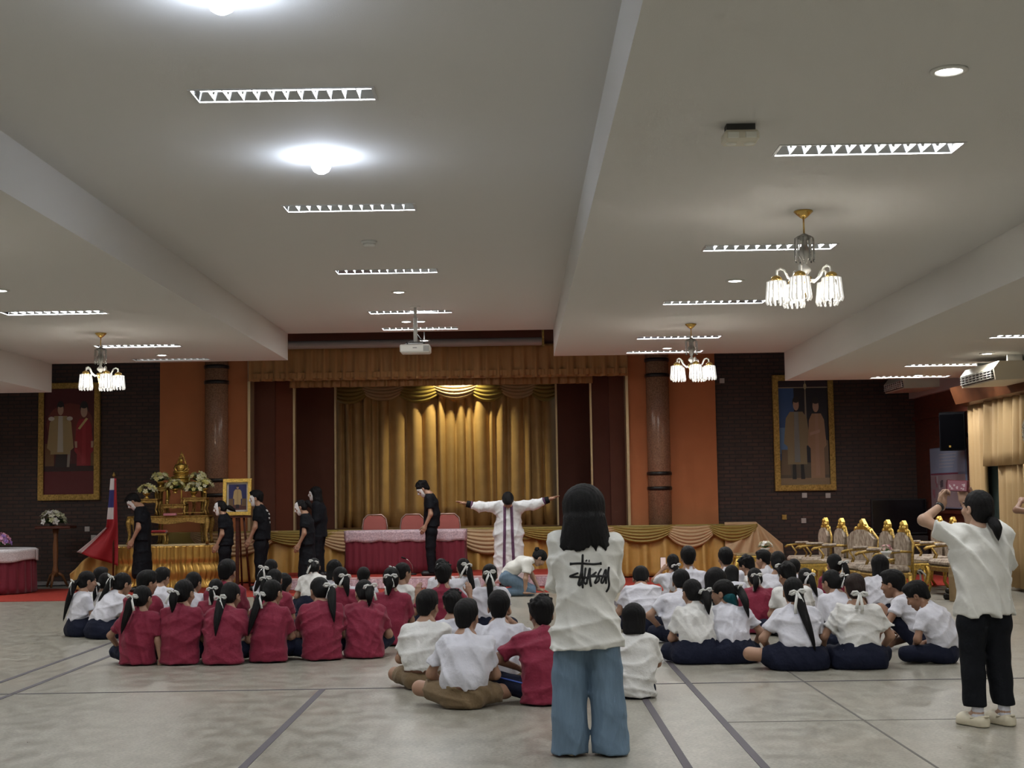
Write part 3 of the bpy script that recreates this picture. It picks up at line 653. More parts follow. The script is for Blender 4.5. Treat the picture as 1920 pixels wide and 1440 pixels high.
posy('white_bouquet', (-8.42, 25.68, 1.11), .05, .26, 40, [(.7,.68,.55),(.62,.62,.42),(.75,.72,.68),(.5,.5,.28)], 'white and cream flowers on the dark pedestal stand', 33, BLACK, .55, 'flower arrangements at left')
sp_ = thing('table_microphone_base', (-9.2, 23.95, .765), 'small black microphone base on the round table', 'microphone')
MB().box(-.08,.08,-.06,.06,0,.04,c=.008).build('base', BLACK, sp_); MB().tube([(0,0,.035),(.02,-.02,.15),(.1,-.06,.24)], .007, 6).build('gooseneck', BLACK, sp_)

# head table with chairs
tb = thing('head_table', (-1.99, 25.2, .2), 'long table with crimson pleated skirt and pink lace runner', 'table')
tsk = MB()
def tper(u):   # perimeter front and sides
    w, d = 1.03, .32; L = 2*w+2*d*2
    s_ = u*(2*w+4*d)
    if s_ < 2*d: return (-w, d-s_, -1, 0)
    if s_ < 2*d+2*w: return (-w+(s_-2*d), -d, 0, -1)
    return (w, -d+(s_-2*d-2*w), 1, 0)
def tk(u, v): x, y, nx, ny = tper(u); k = (.012+.012*math.sin(u*190))*(1-.6*v)+.02*(1-v); return (x+nx*k, y+ny*k, .01+.72*v)
tsk.grid(tk, 420, 5).build('pleated_skirt', REDCLOTH, tb, solid=.004)
MB().box(-1.04,1.04,-.33,.33,.725,.755,c=.008).build('table_top', LACE, tb)
def tl(u, v): x, y, nx, ny = tper(u); k = .028+.008*math.sin(u*110+v*2); return (x+nx*k, y+ny*k, .757-.20*v*(1+.06*math.sin(u*46)))
MB().grid(tl, 260, 4).build('lace_runner', LACE, tb, solid=.003)
PINK = mat('salmon_vinyl', (.46,.13,.11), .5)
def make_bchair():
    o = thing('banquet_chair', (0,0,0), '-', 'chair')
    MB().prism([(-.19,.62),(-.21,.80),(-.19,.93),(-.12,1.0),(.12,1.0),(.19,.93),(.21,.80),(.19,.62)], .20, .245).build('backrest', PINK, o)
    MB().tube([(-.2,.23,.42),(-.215,.22,.62),(-.225,.22,.80),(-.2,.22,.95),(-.125,.22,1.02),(.125,.22,1.02),(.2,.22,.95),(.225,.22,.80),(.215,.22,.62),(.2,.23,.42)], .012, 8).build('back_frame', mat('pinkish_metal', (.55,.38,.34), .35, .6), o)
    MB().box(-.21,.21,-.22,.22,.42,.5,c=.025).build('seat', PINK, o)
    for sx in (-1,1):
        for (y0, y1) in ((-.19,-.21),(.2,.26)): MB().tube([(sx*.19,y0,.42),(sx*.205,y1,.003)], .012, 6).build('leg', MATS['pinkish_metal'], o)
    return o
bc = make_bchair()
for i, (x, lab) in enumerate(((-2.60,'leftmost'),(-1.93,'middle'),(-1.28,'rightmost'))):
    o = bc if i == 0 else copy_tree(bc); o.location = (x, 25.60, .2); o.rotation_euler.z = [.04,-.03,.02][i]
    o['label'] = 'salmon pink banquet chair behind the head table, %s of three' % lab; o['group'] = 'banquet chairs behind the head table'
for i, (x, lab, y) in enumerate(((-1.83,'gooseneck microphone on the low platform in front of the head table',24.45),)):
    mc = thing('gooseneck_microphone', (x, y, .2), lab, 'microphone')
    MB().lathe([(.07,0),(.07,.02),(.03,.03)], 14).build('base', BLACK, mc); MB().tube([(0,0,.02),(.005,0,.1),(-.01,0,.17),(-.06,0,.24),(-.12,0,.28)], .0065, 7).build('gooseneck', CHROME, mc); MB().tube([(-.12,0,.28),(-.19,0,.305)], .014, 8).build('capsule', BLACK, mc)
# ================================================================ RIGHT SIDE OF THE HALL
DAM = mat('cream_damask', (.50,.42,.33), .7, col2=(.20,.14,.10), vs=24, stretch=(1,1,.5), bump=.2, bs=60)
def make_gilt_chair(w, sofa=False):
    """faces -Y; origin at floor below the seat"""
    o = thing('gilt_sofa' if sofa else 'gilt_armchair', (0,0,0), '-', 'sofa' if sofa else 'armchair')
    h = w/2
    def arch(k, z0, z1, inset=0.): 
        return [(-h*.80+inset,z0),(h*.80-inset,z0),(h*.86-inset,z1-.14),(h*.5,z1-.05),(h*.16,z1-.01),(-h*.16,z1-.01),(-h*.5,z1-.05),(-h*.86+inset,z1-.14)]
    MB().prism(arch(0,.5,.95,.04), .22, .28).build('back_cushion', DAM, o)
    fr = MB().tube([(-h*.82,.26,.40),(-h*.84,.27,.62),(-h*.90,.28,.80),(-h*.52,.285,.915),(0,.285,.955),(h*.52,.285,.915),(h*.90,.28,.80),(h*.84,.27,.62),(h*.82,.26,.40)], .020, 7).build('back_frame', GOLD_D, o)
    cr = MB()
    cr.prism([(-h*.55,.885),(-h*.42,.96),(-h*.22,.985),(-.07,1.04),(0,1.10),(.07,1.04),(h*.22,.985),(h*.42,.96),(h*.55,.885),(h*.2,.93),(-h*.2,.93)], .255, .31)
    for s_ in (-1,1): cr.ball((s_*h*.38,.27,.95), .035, 7).ball((s_*h*.15,.265,1.0), .035, 7)
    cr.ball((0,.265,1.05), .045, 8).build('carved_crest', GOLD, o)
    MB().box(-h*.86, h*.86, -.30, .24, .40, .50, c=.035).build('seat_cushion', DAM, o)
    MB().box(-h*.9, h*.9, -.32, .27, .33, .405, c=.015).build('seat_rail', GOLD_D, o)
    for s_ in (-1,1):
        MB().tube([(s_*h*.86,.26,.68),(s_*h*.95,.1,.69),(s_*h*.98,-.15,.67),(s_*h*.97,-.27,.655),(s_*h*.97,-.31,.63)], [.017,.018,.019,.022,.018], 7).tube([(s_*h*.95,-.2,.655),(s_*h*.9,-.13,.55),(s_*h*.9,-.2,.39)], .015, 6).build('armrest', GOLD_D, o)
        MB().box(s_*h*.95-.03, s_*h*.95+.03, -.14, .08, .685, .72, c=.012).build('arm_pad', DAM, o)
        for (y0, y1) in ((-.28,-.31),(.22,.28)):
            MB().tube([(s_*h*.82,y0,.36),(s_*h*.87,y0*1.06,.26),(s_*h*.80,y0,.10),(s_*h*.83,y1,.003)], [.036,.034,.02,.026], 7).build('leg', GOLD, o)
    return o
ac_ = make_gilt_chair(.62); sf = make_gilt_chair(1.15, True); used = {id(ac_): 0, id(sf): 0}
FR = -PI/2-.28+PI      # turn so that the front faces the hall's middle
for (src, x, y, rz, lab) in [(ac_,4.62,22.75,0,'gilt damask armchair furthest left in the row by the right brick wall'),(ac_,4.73,22.1,.02,'gilt damask armchair left of the gilt sofa'),(sf,4.84,21.15,.10,'wide gilt damask sofa in the middle of the chair row'),(ac_,4.95,20.2,0,'gilt damask armchair right of the gilt sofa'),(ac_,4.98,19.45,.06,'nearest gilt damask armchair of the left row'),
        (ac_,6.33,22.4,0,'gilt damask armchair in the back right row, furthest from the boxes'),(ac_,6.33,21.7,0,'gilt damask armchair behind the filming woman\'s raised forearm'),(sf,6.40,20.7,.05,'gilt damask sofa behind the cardboard boxes')]:
    o = src if not used[id(src)] else copy_tree(src); used[id(src)] = 1
    o.location = (x, y, .009 if y > 22.95 else 0); o.rotation_euler.z = -PI/2+.10+rz
    o['label'] = lab; o['group'] = 'gilded armchairs and sofas at right'
def gilt_low(loc, w, d, h, lab, rz=0):
    o = thing('coffee_table', loc, lab, 'coffee table', rz, 'low gilded coffee tables')
    MB().box(-w/2,w/2,-d/2,d/2,h-.025,h,c=.006).build('table_top', mat('brown_marble_top', (.30,.22,.13), .15, var=.3, vs=8), o)
    MB().box(-w/2-.01,w/2+.01,-d/2-.01,d/2+.01,h-.06,h-.026,c=.006).build('gilt_edge', GOLD, o)
    for y in (-d/2,d/2-.015): MB().prism([(-w/2,h-.06),(w/2,h-.06)]+[(w/2-w*i/12, h-.06-.05*(.6+.6*abs(math.sin(i*PI/4)))) for i in range(13)], y, y+.015).build('carved_apron', GOLD, o)
    for sx in (-1,1):
        for sy_ in (-1,1): MB().tube([(sx*(w/2-.03),sy_*(d/2-.03),h-.06),(sx*(w/2+.01),sy_*(d/2),h*.7),(sx*(w/2-.04),sy_*(d/2-.03),h*.3),(sx*(w/2-.01),sy_*(d/2-.01),.003)], [.04,.035,.02,.026], 7).build('leg', GOLD, o)
gilt_low((3.62,22.0,0), .62, .5, .58, 'gilt coffee table beside the sloping stage cover')
gilt_low((3.95,19.9,0), .55, .5, .55, 'gilt coffee table in front of the gilt sofa')
gilt_low((5.50,20.2,0), .34, .7, .52, 'narrow gilt side table right of the nearest armchair')
posy('flower_vase', (3.78,21.95,.58), .08, .13, 22, [(.75,.72,.55),(.7,.6,.25),(.78,.75,.7)], 'small vase of white and yellow flowers on the gilt coffee table', 41, WHITEP, .5, 'small flower vases at right')
fv = posy('flower_vase', (4.80,18.7,.62), .10, .08, 12, [(.7,.28,.36),(.75,.5,.5)], 'small vase of pink flowers by the nearest gilt armchair', 43, WHITEP, .6, 'small flower vases at right')
sdt = thing('pedestal_stand', (4.80,18.7,0), 'slender gilt stand under the pink flower vase', 'pedestal')
MB().lathe([(.13,0),(.13,.02),(.03,.06),(.025,.3),(.03,.56),(.11,.59),(.11,.62)], 14).build('column', GOLD_D, sdt)
# boxes
CARD = mat('brown_cardboard', (.36,.25,.13), .85, var=.07, vs=6)
CARDT = mat('box_tape', (.42,.31,.17), .35)
def carton(loc, w, d, h, rz, lab, marks):
    o = thing('cardboard_box', loc, lab, 'box', rz, 'cardboard boxes by the gilded chairs')
    MB().box(-w/2,w/2,-d/2,d/2,0,h,c=.004).build('carton', CARD, o)
    MB().box(-w/2-.001,w/2+.001,-d/2-.002,d/2+.002,h*.72,h*.72+.03).build('tape', CARDT, o)
    f = MB().box(-w/2,w/2,-d/2-.012,-d/2-.004,h*.76,h*1.0).build('flap', CARD, o)
    mk = MB()
    for poly in marks: mk.prism(poly, -d/2-.003, -d/2+.001)
    mk.build('printed_mark', mat('dark_red_print', (.16,.02,.02), .7), o)
carton((6.27,20.0,0), .40, .34, .60, .12, 'tall cardboard box standing before the gilded chairs', [[(.02,.30),(.10,.27),(.12,.36),(.07,.42)],[(.08,.06),(.14,.06),(.14,.12),(.08,.12)]])
carton((5.95,19.4,0), .17, .24, .46, .25, 'narrow cardboard box leaning in front of the taller box', [[(-.02,.1),(.03,.1),(.03,.3),(-.02,.3)]])
tr = MB().box(-.06,.06,-.04,.04,0,.09,c=.02).ball((0,0,.12),.04,8).build('black_bag', BLACK, None, (5.90,19.75,0)); tag(tr, 'small black bag on the floor beside the narrow box', 'bag')
fs_ = thing('folding_stool', (5.72,20.9,0), 'low stool with a grey seat and white tubular frame', 'stool')
MB().box(-.2,.2,-.16,.16,.36,.39,c=.008).build('seat', mat('grey_board', (.13,.12,.11), .6), fs_)
for y in (-.14,.14): MB().tube([(-.18,y,.003),(-.17,y,.28),(-.1,y,.35),(.1,y,.35),(.17,y,.28),(.18,y,.003)], .014, 7).build('frame_hoop', mat('white_tube', (.7,.7,.68), .3), fs_)
# television cabinet in the corner
tv = thing('television', (6.9,25.9,0), 'black flat television on a black stand in the right corner', 'television')
MB().box(-.5,.5,-.04,.04,.72,1.36,c=.01).build('screen_case', BLACK, tv); MB().box(-.48,.48,-.045,-.039,.75,1.34).build('screen', mat('dark_glass', (.006,.006,.008), .15), tv); MB().box(-.45,.45,-.25,.25,.0,.7,c=.01).build('cabinet', mat('black_wood', (.015,.012,.012), .5), tv); MB().box(-.1,.1,-.05,.05,.69,.74).build('neck', BLACK, tv)
# right wall: white band, curtain wall, poster, speaker
struct(MB().box(7.36,7.46,23.05,YB,3.22,3.75).build('trim_13', mat('pale_band', (.45,.36,.36), .7)))
struct(MB().box(7.34,7.46,22.95,23.12,0,3.34).build('trim_14', mat('cream_post', (.6,.54,.42), .6)))
struct(MB().box(7.40,7.46,23.2,YB,1.10,1.16).box(7.40,7.46,23.2,YB,2.80,2.88).build('trim_15', WOOD))
ps = thing('notice_poster', (7.43, 24.57, 1.19), 'blue and pink printed notice board on the dark wood wall', 'poster', -PI/2)
# poster faces -X
MB().box(-1.0,1.0,-.02,.01,0,1.06).build('board', mat('poster_ground', (.16,.20,.30), .5), ps)
pr = MB(); pc = [(.24,.30,.42),(.32,.12,.16),(.30,.24,.26),(.10,.08,.10),(.40,.40,.44),(.2,.03,.06)]; r = random.Random(5); yy = -.0205
def pq(x0,x1,z0,z1,c):
    global yy; yy -= .0002; pr.add([(x0,yy,z0),(x1,yy,z0),(x1,yy,z1),(x0,yy,z1)], [(0,1,2,3)], c)
pq(-.98,.98,.62,1.04,0); pq(-.98,.98,.02,.58,2); pq(-.98,.6,.585,.61,5)
for k in range(5): pq(-.45,.55-.05*k,.93-k*.055,.945-k*.055,4)
for k in range(26):
    x = r.uniform(-.95,.8); z = r.uniform(.03,.45); pq(x, x+r.uniform(.06,.16), z, z+r.uniform(.05,.13), r.choice([1,1,3,4,2]))
pr.build('print', [mat('poster_ink_%d' % i, c, .5) for i, c in enumerate(pc)], ps)
spk = thing('wall_loudspeaker', (7.38, 24.0, 2.17), 'black loudspeaker hung high on the dark wood wall', 'loudspeaker', .25)
spk.location = (7.21, 23.5, 2.17)
MB().prism([(-.21,0),(.19,0),(.20,.62),(-.20,.62)], -.2, .13).build('cabinet', mat('matt_black', (.004,.004,.005), .8, spec=.1), spk); MB().box(-.19,.175,-.21,-.2,.03,.6).build('grille', mat('speaker_mesh', (.002,.002,.0025), .9, spec=.0), spk); MB().box(-.06,-.03,-.214,-.208,.06,.09).build('badge', GOLD, spk); MB().tube([(.1,.1,.3),(.2,.1,.25),(.24,.09,.2)], .03, 8).build('bracket', BLACK, spk)
spk.rotation_euler = (.12,0,-.35)
# window wall curtains
wn = struct(MB().box(7.43,7.47,4,22.9,.9,2.9).build('window_1', mat('dim_window_glass', (.10,.14,.13), .1)))
for i in range(8): MB().box(7.41,7.44,5+i*2.4,5.06+i*2.4,.9,2.9).build('mullion', CREAMP, wn)
pl_ = thing('curtain_pelmet', (7.15, 15.5, 2.85), 'dark wooden pelmet board over the cream window curtains', 'pelmet')
MB().prism([(.12,.0),(-.05,.03),(-.14,.30),(.12,.30)], -8.0, 7.45).build('board', mat('varnished_wood', (.11,.038,.014), .4, var=.2, vs=5), pl_)
MB().prism([(.1,.03),(-.04,.05),(-.12,.27),(.1,.27)], 7.45, 7.47).build('end_panel', CREAMP, pl_)
cv_ = thing('window_curtain', (7.34, 15.5, 0), 'cream pleated window curtains with a short valance, right wall', 'curtain')
def wcurt(y0, y1, z0, z1, xo, pitch, amp, seed):
    rr = random.Random(seed); p = [rr.uniform(0,6) for _ in range(3)]; n = int((y1-y0)/pitch*8)
    def fn(u, v):
        y = y0+(y1-y0)*u; q = 2*PI*y/pitch
        return (xo-amp*(math.sin(q+.9*math.sin(q*.3+p[0]))+.4*math.sin(q*2.1+p[1])+.6)*(.6+.4*(1-v)), y, z0+(z1-z0)*v)
    return MB().grid(fn, n, 5)
wcurt(-8, 6.6, 1.86, 2.9, -.05, .30, .07, 3).build('valance', CREAMC, cv_, solid=.004)
wcurt(6.6, 7.42, .06, 2.9, -.02, .26, .055, 4).build('curtain_panel', CREAMC, cv_, solid=.004)
for i, (a, b_) in enumerate(((4.7,6.15),(2.2,4.0),(-.4,1.5),(-3.,-1.2),(-6.,-4.2))):
    wcurt(a, b_, .06, 1.95, .0, .26, .045, 6+i).build('curtain_panel', CREAMC, cv_, solid=.004)
# air conditioners
def aircon(loc, rz, lab, L=1.45):
    o = thing('air_conditioner', loc, lab, 'air conditioner', rz, 'ceiling hung air conditioners')
    MB().prism([(-.30,-.02),(.32,-.0),(.32,.24),(-.24,.24),(-.32,.14)], -L/2, L/2, axis='y').build('case', CREAMP, o)
    f = MB().add([(-.305,-L/2+.05,0),(-.305,L/2-.05,0),(-.325,L/2-.05,.13),(-.325,-L/2+.05,.13)], [(0,1,2,3)]).build('outlet_grille', mat('dark_slot', (.04,.04,.045), .5), o, solid=.01)
    for k in range(4): MB().box(-.34,-.31,-L/2+.05,L/2-.05,.015+k*.033,.025+k*.033).build('louvre', WHITEP, f)
    for k in range(9): MB().box(-.338,-.315,-L/2+.09+k*(L-.2)/8,-L/2+.11+k*(L-.2)/8,.01,.13).build('vane', WHITEP, f)
    for s_ in (-1,1): MB().box(-.1,.1,s_*(L/2-.1)-.02,s_*(L/2-.1)+.02,.23,.33).build('hanger', WHITEP, o)
aircon((6.72,19.7,2.985), 0, 'large cream air conditioner hanging near the window curtains')
a2 = aircon((7.05,25.3,3.30), 0, 'distant air conditioner hanging in the dark right corner', 1.3)
# wall fan, mostly cut by the picture edge
fn_ = thing('wall_fan', (7.2, 19.9, 2.37), 'wall fan with a cream ring guard at the right picture edge', 'fan')
fn_.location = (7.02, 19.15, 2.27)
gd = MB(); gd.tube([(-.12,.23*math.cos(2*PI*i/28),.23*math.sin(2*PI*i/28)) for i in range(29)], .012, 6, caps=False)
for k in range(18):
    a = 2*PI*k/18; gd.tube([(-.15,.05*math.cos(a),.05*math.sin(a)),(-.17,.15*math.cos(a),.15*math.sin(a)),(-.12,.23*math.cos(a),.23*math.sin(a))], .004, 4)
gd.build('guard', CREAMP, fn_); MB().tube([(-.15,0,0),(.0,0,0)], .05, 12).build('motor', CREAMP, fn_)
for k in range(3):
    a = 2*PI*k/3; c_, s_ = math.cos(a), math.sin(a)
    MB().add([(-.12,.03*c_,.03*s_),(-.13,.18*c_-.07*s_,.18*s_+.07*c_),(-.11,.2*c_+.02*s_,.2*s_-.02*c_),(-.10,.12*c_+.06*s_,.12*s_-.06*c_)], [(0,1,2,3)]).build('blade', mat('grey_clear_plastic', (.3,.33,.33), .3), fn_, solid=.004)
MB().tube([(0,0,0),(.2,0,-.12),(.34,0,-.12)], .025, 8).build('wall_arm', CREAMP, fn_)
# stage spotlight behind the pelmet, which washes the middle of the curtain
sg = thing('stage_lamp', (-1.25, 28.6, 4.55), 'stage lamp hidden behind the pelmet over the curtain', 'lamp')
MB().lathe([(.1,0),(.12,-.16),(.11,-.16),(.09,-.02)], 16).build('housing', BLACK, sg); MB().tube([(0,0,0),(0,0,.65)], .015, 6).build('stem', BLACK, sg)
l = bpy.data.lights.new('lamp', 'SPOT'); l.energy = 230; l.color = (1.,.90,.52); l.spot_size = 1.7; l.spot_blend = .9; l.shadow_soft_size = .08
so = link('lamp', l, sg, (0,0,-.13)); so.rotation_euler = (.38, 0, 0)
# ---- poses (pure numpy): joints in a person's own frame, facing +Y, origin on the floor
def V3(*a): return np.array(a, float)
def rot(ax, a):
    c, s = np.cos(a), np.sin(a)
    return np.array([[1,0,0],[0,c,-s],[0,s,c]]) if ax == 'x' else (np.array([[c,0,s],[0,1,0],[-s,0,c]]) if ax == 'y' else np.array([[c,-s,0],[s,c,0],[0,0,1]]))
def ik(S, Hn, l1, l2, pole):
    d = Hn-S; L = np.linalg.norm(d)
    if L > (l1+l2)*.995: Hn = S+d/L*(l1+l2)*.995; d = Hn-S; L = np.linalg.norm(d)
    if L < abs(l1-l2)*1.02+.03: L = abs(l1-l2)*1.02+.03; d = d/np.linalg.norm(d)*L; Hn = S+d
    n = d/L; a = (l1*l1-l2*l2+L*L)/(2*L); h = np.sqrt(max(0, l1*l1-a*a))
    p = np.array(pole, float); p = p-n*p.dot(n); p /= np.linalg.norm(p)+1e-9
    return S+n*a+p*h, Hn
def pose(q):
    """q: dict of pose parameters -> dict of joints"""
    s = q.get('s', 1.); J = {}
    lean, bend, side, tw = q.get('lean', .12), q.get('bend', .25), q.get('side', 0.), q.get('tw', 0.)
    base = V3(*q.get('pelvis', (0,0,.105)))*s
    seg = [.15, .17, .15]; ang = [lean*.7-.05, lean+bend*.25, lean+bend*.8]
    pts = [base]; p = base.copy(); M = np.eye(3)
    for l, a in zip(seg, ang):
        M = rot('y', side)@rot('x', -a); p = p + M@V3(0,0,l*s); pts.append(p)
    J['P'], J['W'], J['C'], J['N'] = pts
    MT = rot('z', tw)@M; J['MT'] = MT
    nd = rot('y', side)@rot('x', -(lean+bend*.9+q.get('neck', .15)))
    J['NH'] = J['N'] + nd@V3(0,0,.052*s)
    MH = rot('z', q.get('hy', 0.)+tw*.6)@rot('y', q.get('hr', 0.)+side*.5)@rot('x', -q.get('hp', .15))
    hs = q.get('hs', 1.)*s; J['hs'] = hs
    J['HC'] = J['NH'] + MH@V3(0,.022*hs,.088*hs); J['MH'] = MH
    J['TOP'] = J['HC'] + V3(0,0,.128*hs)
    w = q.get('sw', .165)*s
    dr = q.get('shrug', 0.)
    for sd, k in (('L', -1), ('R', 1)):
        J['S'+sd] = J['C']*.28+J['N']*.72 + MT@V3(k*w, .005, (-.025+dr)*s)
        tgt = q.get('h'+sd, (k*.07, .27, .17)); pole = q.get('p'+sd, (k*1., -.55, -.35))
        J['E'+sd], J['H'+sd] = ik(J['S'+sd], V3(*tgt)*s, .26*s, .225*s, pole)
        J['B'+sd] = base + V3(k*.085, .0, -.0)*s
        kn = q.get('k'+sd, (k*.30, .24, .10)); an = q.get('a'+sd, (-k*.08, .30, .055))
        J['K'+sd], J['A'+sd] = V3(*kn)*s, V3(*an)*s
        J['T'+sd] = V3(*q['t'+sd])*s if 't'+sd in q else J['A'+sd] + V3(-k*.10, .05, -.02)*s
    J['s'] = s
    return J
SEAT = {}
def variant(n, **kw): SEAT[n] = kw
variant('upright', lean=.08, bend=.22)
variant('slump', lean=.16, bend=.5, hp=.35)
variant('lean_fwd', lean=.34, bend=.5, hp=.3)
variant('deep', lean=.55, bend=.7, hp=.9, neck=.6)
variant('brace', lean=.05, bend=.2, hR=(.26,-.02,.03), pR=(.4,-1,.1), hL=(-.30,.22,.16))
variant('tall', lean=.05, bend=.15)
# standing figure: pelvis high, legs straight
STAND = dict(pelvis=(0,0,.86), lean=.0, bend=.12, hL=(-.21,.05,.80), hR=(.21,.05,.80), pL=(-.3,-1,0), pR=(.3,-1,0), kL=(-.095,.02,.46), kR=(.095,.02,.46), aL=(-.10,-.02,.075), aR=(.10,-.02,.075), tL=(-.12,.13,.03), tR=(.12,.13,.03))
# ================================================================ FIGURES: smooth-union bodies polygonised on a grid
def surface_nets(F, org, res):
    S = F < 0
    c = [S[i:F.shape[0]-1+i, j:F.shape[1]-1+j, k:F.shape[2]-1+k] for i in (0,1) for j in (0,1) for k in (0,1)]
    anyc = c[0].copy(); allc = c[0].copy()
    for q in c[1:]: anyc |= q; allc &= q
    cells = np.argwhere(anyc & ~allc)
    if not len(cells): return np.zeros((0,3)), np.zeros((0,4), int)
    idx = np.full(anyc.shape, -1, np.int64); idx[tuple(cells.T)] = np.arange(len(cells))
    acc = np.zeros((len(cells),3)); cnt = np.zeros(len(cells))
    co = [np.array((i,j,k)) for i in (0,1) for j in (0,1) for k in (0,1)]
    vals = [F[tuple((cells+o).T)] for o in co]
    for a in range(8):
        for b in range(a+1, 8):
            if np.abs(co[a]-co[b]).sum() != 1: continue
            fa, fb = vals[a], vals[b]; m = (fa < 0) != (fb < 0)
            t = np.where(m, fa/np.where(m, fa-fb, 1), 0)
            acc += np.where(m[:,None], co[a]+t[:,None]*(co[b]-co[a]), 0); cnt += m
    V = org + res*(cells + acc/cnt[:,None])
    Q = []
    for ax in range(3):
        sl0 = [slice(None)]*3; sl1 = [slice(None)]*3; sl0[ax] = slice(0,-1); sl1[ax] = slice(1,None)
        A = S[tuple(sl0)]; B = S[tuple(sl1)]
        e = np.argwhere(A != B)
        o1, o2 = [(1,2),(2,0),(0,1)][ax]
        ok = (e[:,o1] > 0) & (e[:,o2] > 0) & (e[:,o1] < idx.shape[o1]) & (e[:,o2] < idx.shape[o2]); e = e[ok]
        if not len(e): continue
        sg = A[tuple(e.T)]
        def cell(d1, d2):
            q = e.copy(); q[:,o1] += d1; q[:,o2] += d2; return idx[tuple(q.T)]
        q = np.stack([cell(-1,-1), cell(0,-1), cell(0,0), cell(-1,0)], 1)
        q[~sg] = q[~sg][:,::-1]
        Q.append(q[(q >= 0).all(1)])
    return V, np.concatenate(Q)
def cone(a, b, ra, rb, s=1., u=(1,0,0), cut=(), op='+', k=None): return dict(t='c', a=np.array(a,float), b=np.array(b,float), ra=ra, rb=rb, s=s, u=np.array(u,float), cut=cut, op=op, k=k)
def elli(c, r, M=None, op='+', k=None, cut=()): return dict(t='e', c=np.array(c,float), r=np.array(r,float), M=M, op=op, k=k, cut=cut)
def prim_d(p, X):
    if p['t'] == 'e':
        q = X-p['c']
        if p['M'] is not None: q = q@p['M']
        k0 = np.sqrt(((q/p['r'])**2).sum(-1)); k1 = np.sqrt(((q/p['r']**2)**2).sum(-1))
        d = k0*(k0-1)/np.maximum(k1, 1e-6)
    else:
        a, b = p['a'], p['b']; q = X-a; ba = b-a; s = p['s']
        if s != 1.:
            u = p['u']/np.linalg.norm(p['u']); q = q+u*((q@u)*(s-1))[...,None]; ba = ba+u*(ba@u)*(s-1)
        l2 = max(ba@ba, 1e-9); t = np.clip((q@ba)/l2, 0, 1)
        d = np.sqrt(((q-t[...,None]*ba)**2).sum(-1)) - (p['ra']+(p['rb']-p['ra'])*t)
    for (n, c) in p['cut']: d = np.maximum(d, X@np.array(n,float)-c)
    return d
def prim_box(p):
    if p['t'] == 'e':
        r = p['r'].max(); return p['c']-r, p['c']+r
    r = max(p['ra'], p['rb'])/min(1, p['s']); return np.minimum(p['a'],p['b'])-r, np.maximum(p['a'],p['b'])+r
def sdf_mesh(prims, res, k=.04, wr=None, zmin=None, smooth=1):
    bx = [prim_box(p) for p in prims]; ad = [b for b, p in zip(bx, prims) if p['op'] == '+']
    lo = np.min([b[0] for b in ad], 0)-.03-2*res; hi = np.max([b[1] for b in ad], 0)+.03+2*res
    if zmin is not None: lo[2] = max(lo[2], zmin-2*res)
    n = np.ceil((hi-lo)/res).astype(int)+1
    F = np.full(n, .5)
    ax = [lo[i]+res*np.arange(n[i]) for i in range(3)]
    for p, (b0, b1) in zip(prims, bx):
        kk = p['k'] if p['k'] is not None else k
        i0 = np.maximum(0, np.floor((b0-kk-.02-lo)/res).astype(int)); i1 = np.minimum(n, np.ceil((b1+kk+.02-lo)/res).astype(int)+1)
        if (i1 <= i0).any(): continue
        sl = tuple(slice(i0[i], i1[i]) for i in range(3))
        X = np.stack(np.meshgrid(*[ax[i][sl[i]] for i in range(3)], indexing='ij'), -1)
        d = prim_d(p, X); f = F[sl]
        if p['op'] == '+':
            if kk > 1e-6: h = np.maximum(kk-np.abs(f-d), 0)/kk; F[sl] = np.minimum(f, d)-h*h*kk*.25
            else: F[sl] = np.minimum(f, d)
        else:
            d = -d; h = np.maximum(kk-np.abs(f-d), 0)/max(kk,1e-6); F[sl] = np.maximum(f, d)+h*h*kk*.25
    if wr:
        X, Y, Z = np.meshgrid(*ax, indexing='ij')
        for (A, fx, fy, fz, gx, gy, gz, w_, ph) in wr:
            F += A*(.45-(1-np.abs(np.sin(.5*(fx*X+fy*Y+fz*Z)+ph+w_*np.sin(gx*X+gy*Y+gz*Z+ph*1.7))))**2*1.6) if A > .0025 else A*np.sin(fx*X+fy*Y+fz*Z+ph+w_*np.sin(gx*X+gy*Y+gz*Z+ph*1.7))
    if zmin is not None: F = np.maximum(F, zmin-ax[2][None,None,:])
    V, Q = surface_nets(F, lo, res)
    return V, Q
def np_mesh(name, parts, mats, midx=None):
    """parts: list of (V, Q); joined into one mesh"""
    o = 0; Vs, Qs = [], []
    for V, Q in parts: Vs.append(V); Qs.append(Q+o); o += len(V)
    V = np.concatenate(Vs); Q = np.concatenate(Qs)
    me = bpy.data.meshes.new(name)
    me.vertices.add(len(V)); me.vertices.foreach_set('co', V.astype(np.float32).ravel())
    me.loops.add(4*len(Q)); me.loops.foreach_set('vertex_index', Q.astype(np.int32).ravel())
    me.polygons.add(len(Q)); me.polygons.foreach_set('loop_start', np.arange(0, 4*len(Q), 4, dtype=np.int32))
    for m in (mats if isinstance(mats, list) else [mats]): me.materials.append(m)
    if midx is not None: me.polygons.foreach_set('material_index', np.concatenate(midx).astype(np.int32))
    me.polygons.foreach_set('use_smooth', np.ones(len(Q), bool))
    me.update(calc_edges=True)
    return me
def wrinkle(seed, amp=.004, f=60, n=3, vert=1.):
    r = random.Random(seed); L = []
    for i in range(n):
        a = r.uniform(0, PI); ff = f*r.uniform(.6,1.3)/(1+.2*i)
        L.append((amp*r.uniform(.6,1.1), ff*math.cos(a), ff*.4*r.uniform(-1,1), ff*math.sin(a)*vert, r.uniform(-14,14), r.uniform(-14,14), r.uniform(-14,14), 1.1, r.uniform(0,6)))
    return L
I3 = np.eye(3)
